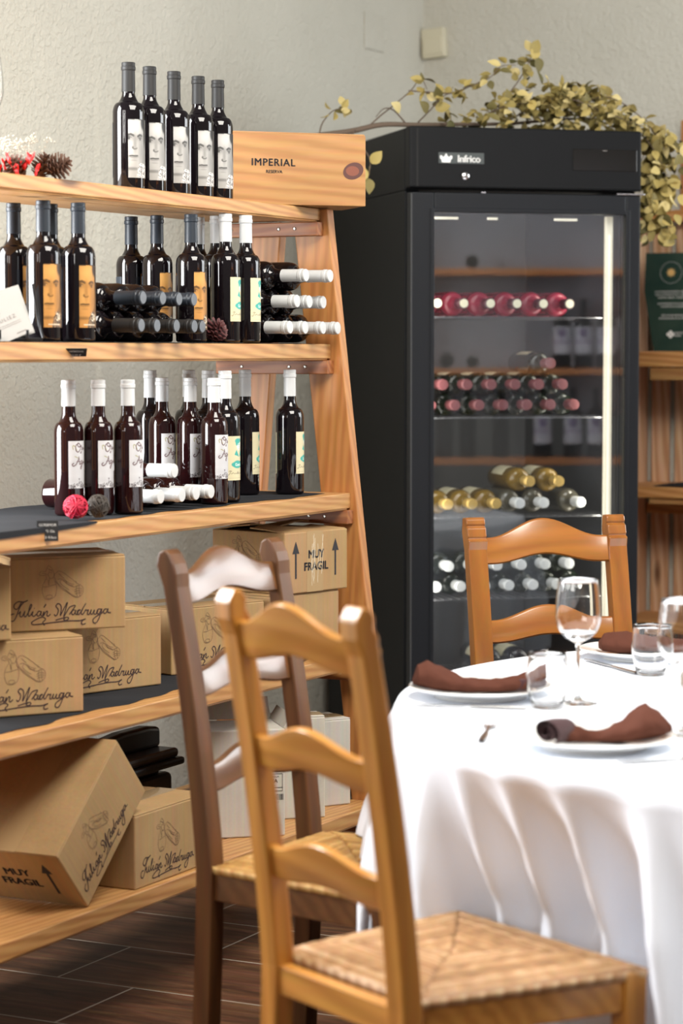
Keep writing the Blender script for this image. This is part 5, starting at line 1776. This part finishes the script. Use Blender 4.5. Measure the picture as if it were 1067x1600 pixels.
def chair(label, loc, yaw, mats, style, rush):
    """local y forward, x to the sitter's right, origin on the floor under the rear legs"""
    mz, mx = M[mats + '_z'], M[mats + '_x']
    t = thing('dining_chair', label, 'chair', loc, yaw, 'rush seat dining chairs')
    HT = 1.035
    hw = 0.190                       # outer half width at the back
    pw = 0.044

    def lean(z):
        if z < 0.44:
            return -0.018 * ((0.44 - z) / 0.44) ** 1.5
        k = (z - 0.44) / (HT - 0.44)
        return -0.088 * (0.35 * k + 0.65 * k ** 1.6)

    def depth(z):
        return 0.036 - 0.006 * max(0, (z - 0.44) / 0.6)
    for sgn in (-1, 1):
        x0, x1 = (sgn * hw, sgn * (hw - pw)) if sgn < 0 else (hw - pw, hw)
        zs = [0, 0.08, 0.16, 0.24, 0.32, 0.40, 0.44, 0.50, 0.58, 0.66, 0.74, 0.82, 0.90, 0.94, 0.965]
        front = [(lean(z) + depth(z) / 2, z) for z in zs]
        backp = [(lean(z) - depth(z) / 2, z) for z in zs]
        yt = lean(0.965)
        if style == 'stepped':
            top = [(yt + 0.019, 0.985), (yt + 0.010, 0.989), (yt + 0.013, 0.993), (yt + 0.008, 1.012), (yt + 0.0, 1.016), (yt + 0.004, 1.020), (yt + 0.001, 1.031), (yt - 0.006, HT)]
            tail = [(yt - 0.026, HT - 0.002), (yt - 0.029, 1.0)]
        elif style == 'rounded':
            top = [(yt + 0.014, 0.99), (yt + 0.008, 1.008), (yt - 0.002, 1.026), (yt - 0.013, HT)]
            tail = [(yt - 0.026, 1.028), (yt - 0.031, 1.005)]
        else:
            top = [(yt + 0.017, 0.975), (yt + 0.012, 0.980), (yt + 0.013, 0.992), (yt + 0.004, 1.006), (yt + 0.005, 1.022), (yt - 0.004, HT)]
            tail = [(yt - 0.016, HT + 0.002), (yt - 0.028, 1.018), (yt - 0.026, 0.99)]
        poly = front + top + tail + backp[::-1]
        mb = MB()
        mb.prism(poly, x0, x1, lambda a, b, d: (d, a, b))
        mb.build('rear_leg', mz, t, bevel=0.0035, seg=2)
    # wavy slats
    ix = hw - pw + 0.004

    def slat(zc, hgt, arch, thick=0.016):
        n = 24
        rows = []
        for i in range(n + 1):
            x = -ix + 2 * ix * i / n
            f = abs(x) / ix
            bell = 0.5 + 0.5 * math.cos(PI * min(f * 1.12, 1))
            zt = zc + hgt / 2 + arch * bell
            zbm = zc - hgt / 2 + arch * 0.48 * (0.5 + 0.5 * math.cos(PI * min(f * 1.2, 1)))
            bow = -0.012 * (1 - f * f)
            yc0, yc1 = lean(zbm) + bow, lean(zt) + bow
            e = 0.004
            rows.append([(x, yc0 + thick / 2, zbm + e), (x, yc1 + thick / 2, zt - e), (x, yc1 + thick / 2 - e, zt), (x, yc1 - thick / 2 + e, zt),
                         (x, yc1 - thick / 2, zt - e), (x, yc0 - thick / 2, zbm + e), (x, yc0 - thick / 2 + e, zbm), (x, yc0 + thick / 2 - e, zbm)])
        mb = MB().grid(rows, closed=True)
        m_ = len(rows[0])
        mb.f.append(tuple(range(m_)))
        mb.m.append(0)
        mb.f.append(tuple(n * m_ + k for k in range(m_)))
        mb.m.append(0)
        mb.build('back_slat', mx, t, smooth=True, angle=50)
    slat(0.960, 0.058, 0.040)
    slat(0.784, 0.050, 0.030)
    slat(0.608, 0.052, 0.026)
    # seat frame
    fw, dp = 0.232, 0.415
    MB().box(-hw + pw - 0.002, hw - pw + 0.002, -0.012, 0.014, 0.395, 0.441).build('rear_rail', mx, t, bevel=0.003)
    mb = MB()
    mb.box(-fw + 0.03, fw - 0.03, dp - 0.032, dp - 0.010, 0.385, 0.438)
    mb.build('front_rail', mx, t, bevel=0.003)
    for sg in (-1, 1):
        mb = MB()
        xa, xb = sg * (hw - 0.022), sg * (fw - 0.018)
        mb.prism([(xa - 0.011, 0.016), (xa + 0.011, 0.016), (xb + 0.011, dp - 0.03), (xb - 0.011, dp - 0.03)], 0.388, 0.440, lambda a, b, d: (a, b, d))
        mb.build('side_rail', mx, t, bevel=0.003)
        mb = MB()
        xc = sg * (fw - 0.018)
        prof = []
        vs = []
        for z, hwid in ((0, 0.014), (0.2, 0.018), (0.38, 0.020), (0.452, 0.021)):
            prof.append([(xc - hwid, dp - 0.020 - hwid, z), (xc + hwid, dp - 0.020 - hwid, z), (xc + hwid, dp - 0.020 + hwid, z), (xc - hwid, dp - 0.020 + hwid, z)])
        mb.grid(prof, closed=True)
        mb.f += [(3, 2, 1, 0), (12, 13, 14, 15)]
        mb.m += [0, 0]
        mb.build('front_leg', mz, t, bevel=0.004)
        mb = MB()
        mb.tube([(sg * (hw - 0.022), -0.008, 0.13), (sg * (fw - 0.02), dp - 0.03, 0.13)], 0.009, 10)
        mb.build('stretcher', mx, t, smooth=True, angle=40)
    MB().tube([(-fw + 0.03, dp - 0.02, 0.13), (fw - 0.03, dp - 0.02, 0.13)], 0.009, 10).build('stretcher', mx, t, smooth=True, angle=40)
    # woven rush seat: strands run parallel to each rail and meet on the diagonals
    n = 150
    rnd = np.random.RandomState(int(abs(loc[0] * 1000)) + 3)
    strand_h = [rnd.rand(80), rnd.rand(80), rnd.rand(80), rnd.rand(80)]
    rows, cols = [], []
    for j in range(n + 1):
        v = j / n
        y = 0.018 + (dp - 0.022) * v
        half = (hw - 0.008) + (fw - hw + 0.010) * v
        row = []
        for i in range(n + 1):
            uu = i / n * 2 - 1
            x = uu * half
            vv = v * 2 - 1
            if abs(uu) > abs(vv):
                side = 0 if uu > 0 else 1
                dist, along = 1 - abs(uu), vv
            else:
                side = 2 if vv > 0 else 3
                dist, along = 1 - abs(vv), uu
            kf = dist * 30
            k = int(kf)
            fr_ = kf - k
            ridge = math.sqrt(max(0.0, 1 - (2 * fr_ - 1) ** 2))
            tone = strand_h[side][k % 80]
            wob = mnoise.noise(Vector((x * 40, y * 40, side)))
            z = SEATZ + 0.004 * ridge * (0.6 + 0.5 * tone) - 0.012 * (1 - dist) ** 6 + 0.008 * math.sin(PI * min(dist * 1.1, 1)) - 0.006 * dist ** 2 + 0.0022 * wob
            seam = abs(abs(uu) - abs(vv))
            if seam < 0.03:
                z -= 0.004 * (1 - seam / 0.03)
            row.append((x, y, z))
            g_ = 0.12 + 0.55 * tone + 0.30 * ridge - 0.22 + 0.22 * wob
            if seam < 0.02:
                g_ -= 0.2
            cols.append(min(max(g_, 0), 1))
        rows.append(row)
    mb = MB().grid(rows)
    # rolled rim down to the rails
    loop = [rows[0][i] for i in range(n + 1)] + [rows[j][n] for j in range(1, n + 1)] + [rows[n][i] for i in range(n - 1, -1, -1)] + [rows[j][0] for j in range(n - 1, 0, -1)]
    cx, cy = 0, 0.018 + (dp - 0.022) / 2
    lo_ = []
    for dz, sc_ in ((-0.008, 1.014), (-0.018, 1.014), (-0.024, 1.0), (-0.0245, 0.6)):
        lo_.append([(cx + (p[0] - cx) * sc_, cy + (p[1] - cy) * sc_, SEATZ + dz) for p in loop])
    cols_rim = []
    mb.grid([loop] + lo_, closed=True)
    for r_i in range(5):
        for q in range(len(loop)):
            cols_rim.append(0.35 + 0.4 * ((q // 4) % 3) / 2)
    o = mb.build('seat', M[rush], t, smooth=True)
    ca = o.data.color_attributes.new('print', 'FLOAT_COLOR', 'POINT')
    arr = np.ones((len(mb.v), 4), dtype=np.float32)
    arr[:, :3] = np.array(cols + cols_rim, dtype=np.float32)[:, None]
    ca.data.foreach_set('color', arr.ravel())
    return t


CH = [((-0.004, 3.617, 0), math.radians(-55)), ((-0.153, 4.565, 0), math.radians(-122.5)), ((0.478, 5.292, 0), math.radians(197.9))]
chair('honey oak ladder-back chair nearest the viewer with pale rush seat', *CH[0], 'honey', 'notched', 'rush')
chair('dark walnut ladder-back chair between the nearest chair and the rack', *CH[1], 'walnut', 'rounded', 'rush_gold')
chair('amber ladder-back chair with stepped posts facing us before the fridge', *CH[2], 'amber', 'stepped', 'rush_gold')

# ------------------------------------------------------------------ table
TC = Vector((1.084, 4.431, 0))
TR = 0.992
TZ = 0.75
tb = thing('round_table', 'big round dining table hidden under a white cloth', 'table', TC)
MB().lathe([(0, 0.722), (TR - 0.04, 0.722), (TR - 0.034, 0.728), (TR - 0.034, 0.742), (TR - 0.038, 0.7465), (0, 0.7465)], 96).build('table_top', M['table_wood'], tb, smooth=True, angle=30)
for k in range(4):
    a = PI / 4 + k * PI / 2
    MB().lathe([(0.022, 0), (0.030, 0.05), (0.035, 0.7225)], 20, M=Matrix.Translation((0.45 * math.cos(a), 0.45 * math.sin(a), 0))).build('leg', M['table_wood'], tb, smooth=True, angle=30)

nA, nD = 420, 34
chairs_inv = [((Matrix.Translation(Vector(l)) @ Matrix.Rotation(y, 4, 'Z')).inverted()) for l, y in CH]
rows = []
rr = [0.0001, 0.15, 0.3, 0.45, 0.6, 0.72, 0.82, 0.9, 0.95, 0.972]
for r in rr:
    rows.append([(TC.x + r * math.cos(2 * PI * i / nA), TC.y + r * math.sin(2 * PI * i / nA), TZ - 0.0005) for i in range(nA)])


def cloth_radius(a, drop):
    if drop < 0.03:
        return TR - 0.010 + 0.012 * math.sin(drop / 0.03 * PI / 2)
    amp = 0.054 * min(1, (drop - 0.02) / 0.22) ** 0.95
    b = a - 0.20 * drop
    k1 = math.sin(39 * b + 2.0 * math.sin(5 * a + 0.7) + 1.2 * drop * math.sin(9 * a))
    k2 = math.sin(17 * b + 1.3 + 1.6 * math.sin(4 * a))
    k3 = math.sin(57 * b + 2.0 * math.sin(7 * a))
    ridge = 1.7 * (0.5 + 0.5 * k1) ** 3.4 - 0.50
    return TR + 0.004 + 0.045 * min(1, drop / 0.42) + amp * (0.85 * ridge + 0.45 * k2 + 0.10 * k3)


# how far the chairs whose seats reach under the table press the hanging cloth in
push = []
for i in range(nA):
    a = 2 * PI * i / nA
    need = 0.0
    for dr_ in (0.30, 0.36, 0.42, 0.50):
        rad = cloth_radius(a, dr_)
        q_ = 0.0
        while q_ < 0.5:
            p = Vector((TC.x + (rad - q_) * math.cos(a), TC.y + (rad - q_) * math.sin(a), 0))
            if not any(abs((inv @ p).x) < 0.246 and -0.2 < (inv @ p).y < 0.428 for inv in (chairs_inv[0], chairs_inv[2])):
                break
            q_ += 0.006
        need = max(need, q_)
    push.append(need)
pa = np.array(push)
for _ in range(10):
    pa = np.maximum(np.array(push), (np.roll(pa, 1) + pa + np.roll(pa, -1)) / 3)
for j in range(nD):
    d = j / (nD - 1)
    drop = 0.52 * d ** 1.15
    z = TZ - drop - (0.0015 if j else 0)
    row = []
    for i in range(nA):
        a = 2 * PI * i / nA
        w_ = min(max((drop - 0.03) / 0.24, 0), 1)
        rad = cloth_radius(a, drop) - pa[i] * w_ ** 0.85
        x_, y_, z_ = TC.x + rad * math.cos(a), TC.y + rad * math.sin(a), z
        q = chairs_inv[1] @ Vector((x_, y_, 0))
        if abs(q.x) < 0.248 and -0.02 < q.y < 0.43 and z_ < SEATZ + 0.016:
            z_ = SEATZ + 0.016 - 0.004 * (d - 0.5)       # lies on the dark chair's seat
            rad = cloth_radius(a, 0.27)
            x_, y_ = TC.x + rad * math.cos(a), TC.y + rad * math.sin(a)
        row.append((x_, y_, z_))
    rows.append(row)
# even out neighbouring columns a little so the cloth stays a cloth
R_ = np.array(rows)
for _ in range(1):
    sk = R_[len(rr):]
    sk[3:, :, :2] = 0.5 * sk[3:, :, :2] + 0.25 * np.roll(sk[3:, :, :2], 1, axis=1) + 0.25 * np.roll(sk[3:, :, :2], -1, axis=1)
cl = MB().grid([[tuple(p) for p in r] for r in R_], closed=True).build('tablecloth', M['cloth'], smooth=True)
tag(cl, 'white tablecloth draped in folds over the round table', 'tablecloth')

# plates with napkins
TT = TZ + 0.0004


def plate(label, x, y):
    pr = [(0.0, 0.004), (0.075, 0.004), (0.082, 0.0), (0.088, 0.0), (0.090, 0.005), (0.112, 0.012), (0.1335, 0.0185), (0.1350, 0.0205), (0.1335, 0.0222), (0.110, 0.0165), (0.092, 0.0105), (0.086, 0.0085), (0.0, 0.008)]
    o = MB().lathe(pr, 72, cap=False).build('dinner_plate', M['china'], smooth=True, angle=40)
    o.location = (x, y, TT)
    return tag(o, label, 'plate', 'dinner plates on the white table')


plate('white dinner plate nearest the viewer under a rolled brown napkin', 0.415, 3.948)
plate('white dinner plate at the left edge of the table, napkin with a raised left end', 0.262, 4.531)
plate('white dinner plate at the far side of the table before the amber chair', 0.640, 5.105)


def napkin_loft(mb, secs, wrinkle=0.003, seed=0, mi=0):
    """secs: (x, y, z_base, half_depth, height, lean) cross-sections along x"""
    rows = []
    fine = []
    for i in range(len(secs) - 1):
        for k in range(6):
            f = k / 6
            f2 = f * f * (3 - 2 * f)
            fine.append([a + (b - a) * f2 for a, b in zip(secs[i], secs[i + 1])])
    fine.append(list(secs[-1]))
    for i, (x, y, z, hd, hh_, le) in enumerate(fine):
        row = []
        for k in range(22):
            a = 2 * PI * k / 22
            cy, cz = math.cos(a), math.sin(a)
            rz = (abs(cz) ** 0.9) * (1 if cz > 0 else -1)
            p = Vector((x, y + hd * cy * (1 - 0.35 * max(rz, 0)) + le * max(rz, 0) * hh_, z + hh_ / 2 + hh_ / 2 * rz))
            w_ = mnoise.noise(p * 55 + Vector((seed, 0, 0))) * wrinkle
            row.append((p.x, p.y + w_ * cy * 2, max(p.z + w_ * (1 if rz > -0.3 else 0), z)))
        rows.append(row)
    mb.grid(rows, mi, closed=True)
    b = len(mb.v)
    mb.f += [tuple(b - 22 * len(rows) + k for k in range(22))[::-1], tuple(b - 22 + k for k in range(22))]
    mb.m += [mi, mi]


def spiral_roll(mb, x0, x1, cy, cz, r0, r1, turns, mi=0, flare=1.0, turn=0.0, px=0.0):
    n = 70
    prof = []
    for i in range(n + 1):
        f = i / n
        a = turns * 2 * PI * f + 0.6
        r = r0 + (r1 - r0) * f
        prof.append((r * math.cos(a) * 1.1, r * math.sin(a)))
    th = 0.0016
    A, B = [], []
    for x, k in ((x0, flare), (x0 * 0.5 + x1 * 0.5, 1.0), (x1, 0.8)):
        A.append([(x + 0.004 * math.sin(i * 0.3), cy + p[0] * k, cz + p[1] * k) for i, p in enumerate(prof)])
        B.append([(x + 0.004 * math.sin(i * 0.3), cy + p[0] * k * (1 - th / max(math.hypot(*p), th * 2)), cz + p[1] * k * (1 - th / max(math.hypot(*p), th * 2))) for i, p in enumerate(prof)])
    if turn:
        Mt = Matrix.Translation((px, cy, 0)) @ Matrix.Rotation(turn, 4, 'Z') @ Matrix.Translation((-px, -cy, 0))
        A = [[Mt @ Vector(p) for p in r] for r in A]
        B = [[Mt @ Vector(p) for p in r] for r in B]
    mb.grid(A, mi)
    mb.grid(B, mi)
    mb.grid([A[0], B[0]], mi)


PB = TT + 0.0088
nk = thing('napkin', 'brown cloth napkin with a rolled plum end on the nearest plate', 'napkin', (0.415, 3.94, PB), math.radians(4), 'brown napkins on the plates')
mb = MB()
napkin_loft(mb, [(-0.062, -0.004, 0.0, 0.020, 0.036, 0), (-0.035, 0, 0, 0.021, 0.031, 0), (-0.008, 0.004, 0, 0.019, 0.021, 0), (0.012, 0.004, 0, 0.026, 0.019, 0.0),
                 (0.045, 0.0, 0.0, 0.036, 0.034, 0.3), (0.075, -0.004, 0.003, 0.040, 0.052, 0.5), (0.090, -0.008, 0.006, 0.036, 0.056, 0.6), (0.113, -0.012, 0.012, 0.026, 0.036, 0.5), (0.126, -0.016, 0.018, 0.006, 0.012, 0.2)], 0.004, 1)
mb.build('folded_part', M['napkin'], nk, smooth=True)
mb = MB()
spiral_roll(mb, -0.100, -0.036, -0.004, 0.0236, 0.0045, 0.0232, 2.6, flare=1.0, turn=math.radians(48), px=-0.058)
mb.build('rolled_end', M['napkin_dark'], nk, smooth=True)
nk = thing('napkin', 'brown cloth napkin on the left plate, its right corner behind a tumbler', 'napkin', (0.262, 4.528, PB), math.radians(2), 'brown napkins on the plates')
mb = MB()
napkin_loft(mb, [(-0.128, 0.0, 0.016, 0.012, 0.012, 0), (-0.118, 0.0, 0.012, 0.030, 0.040, 0.2), (-0.100, 0.0, 0.008, 0.036, 0.050, 0.3), (-0.070, 0.0, 0.002, 0.036, 0.044, 0.2), (-0.035, 0.0, 0, 0.030, 0.030, 0), (0.0, 0, 0, 0.028, 0.024, 0),
                 (0.040, 0.0, 0, 0.028, 0.026, 0), (0.080, 0, 0.002, 0.030, 0.032, 0.1), (0.112, 0.0, 0.010, 0.028, 0.036, 0.4), (0.124, 0, 0.022, 0.010, 0.030, 0.3)], 0.004, 4)
mb.build('folded_part', M['napkin'], nk, smooth=True)
mb = MB()
spiral_roll(mb, 0.070, 0.118, -0.018, 0.017, 0.003, 0.0145, 2.0)
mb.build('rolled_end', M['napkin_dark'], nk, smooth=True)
nk = thing('napkin', 'brown napkin folded flat on the far plate', 'napkin', (0.650, 5.10, PB), math.radians(-14), 'brown napkins on the plates')
mb = MB()
napkin_loft(mb, [(-0.105, 0, 0.010, 0.008, 0.014, 0), (-0.095, 0.0, 0.004, 0.03, 0.034, 0.2), (-0.06, 0.0, 0, 0.045, 0.046, 0.3), (-0.01, 0, 0, 0.048, 0.040, 0.1), (0.05, 0.0, 0, 0.046, 0.036, 0.1), (0.10, 0, 0.006, 0.03, 0.026, 0), (0.115, 0, 0.012, 0.01, 0.01, 0)], 0.004, 7)
mb.build('folded_part', M['napkin'], nk, smooth=True)

# glasses
gg = 'glasses on the white table'
wine_glass('wine_glass', 'stemmed wine glass standing tallest in the middle of the table setting', (0.437, 4.440, TT), 0.231, 0.0425, gg, rim=0.86)
wine_glass('wine_glass', 'stemmed wine glass at the right edge nearest the front plate', (0.578, 4.075, TT), 0.231, 0.0425, gg, rim=0.86)
wine_glass('wine_glass', 'stemmed wine glass at the right edge behind the other glasses', (0.690, 4.56, TT), 0.231, 0.0425, gg, rim=0.86)


def tumbler(label, x, y, h=0.102, r=0.039):
    out = [(0.0, 0.0), (r * 0.62, 0.0), (r * 0.72, 0.002)]
    ins = []
    for i in range(1, 15):
        f = i / 14
        w_ = r * (0.72 + 0.28 * math.sin(min(f / 0.55, 1) * PI / 2)) * (1 - 0.12 * max(0, (f - 0.5) / 0.5) ** 1.6)
        out.append((w_, 0.002 + (h - 0.002) * f))
        ins.append((w_ - 0.0014, 0.006 + (h - 0.006) * f))
    pr = out + ins[::-1] + [(r * 0.60, 0.0065), (0, 0.006)]
    o = MB().lathe(pr, 48, cap=False).build('tumbler', M['glass'], smooth=True)
    o.location = (x, y, TT)
    return tag(o, label, 'glass', gg)


tumbler('stemless clear tumbler in front of the left plate and the wine glass', 0.376, 4.385)
tumbler('stemless clear tumbler before the far plate at the right', 0.622, 4.835)


# cutlery
def knife(label, p0, p1, kind='knife'):
    p0, p1 = Vector(p0), Vector(p1)
    d = p1 - p0
    L_ = d.length
    t = thing('table_' + kind, label, kind, (p0.x, p0.y, TT), math.atan2(d.y, d.x), 'cutlery on the white table')
    mb = MB()
    hl = L_ * 0.47
    rows = []
    for i in range(9):
        f = i / 8
        wv = 0.0055 + 0.0022 * math.sin(f * PI * 0.9 + 0.3)
        rows.append([(hl * f, wv * math.cos(a), 0.0030 + 0.0028 * math.sin(a)) for a in [k * PI / 5 for k in range(10)]])
    mb.grid(rows, closed=True)
    mb.build('handle', M['steel'], t, smooth=True)
    mb = MB()
    if kind == 'knife':
        mb.prism([(hl * 0.98, -0.003), (hl + 0.02, -0.008), (L_ - 0.03, -0.0085), (L_ - 0.008, -0.004), (L_, 0.004), (L_ - 0.002, 0.007), (hl + 0.02, 0.007), (hl * 0.98, 0.004)], 0.0022, 0.0042, lambda a, b, z: (a, b, z))
        mb.build('blade', M['steel'], t, bevel=0.0006)
    else:
        mb.prism([(hl * 0.98, -0.003), (L_ * 0.72, -0.004), (L_ * 0.78, -0.012), (L_ * 0.84, -0.012), (L_ * 0.84, 0.012), (L_ * 0.78, 0.012), (L_ * 0.72, 0.004), (hl * 0.98, 0.003)], 0.0022, 0.0042, lambda a, b, z: (a, b, z))
        for k in range(4):
            y = -0.0115 + k * 0.0066
            mb.box(L_ * 0.835, L_, y, y + 0.0032, 0.0022, 0.0042)
        mb.build('tines', M['steel'], t, bevel=0.0004)


knife('steel knife lying in front of the left plate', (0.335, 4.366, 0), (0.124, 4.408, 0))
knife('steel knife pointing from the wine glass towards the far plate', (0.596, 4.842, 0), (0.516, 5.06, 0))
knife('steel knife at the table rim in front of the nearest plate', (0.640, 3.85, 0), (0.430, 3.775, 0))
knife('steel fork left of the nearest plate, mostly hidden by it', (0.232, 3.985, 0), (0.262, 4.185, 0), 'fork')
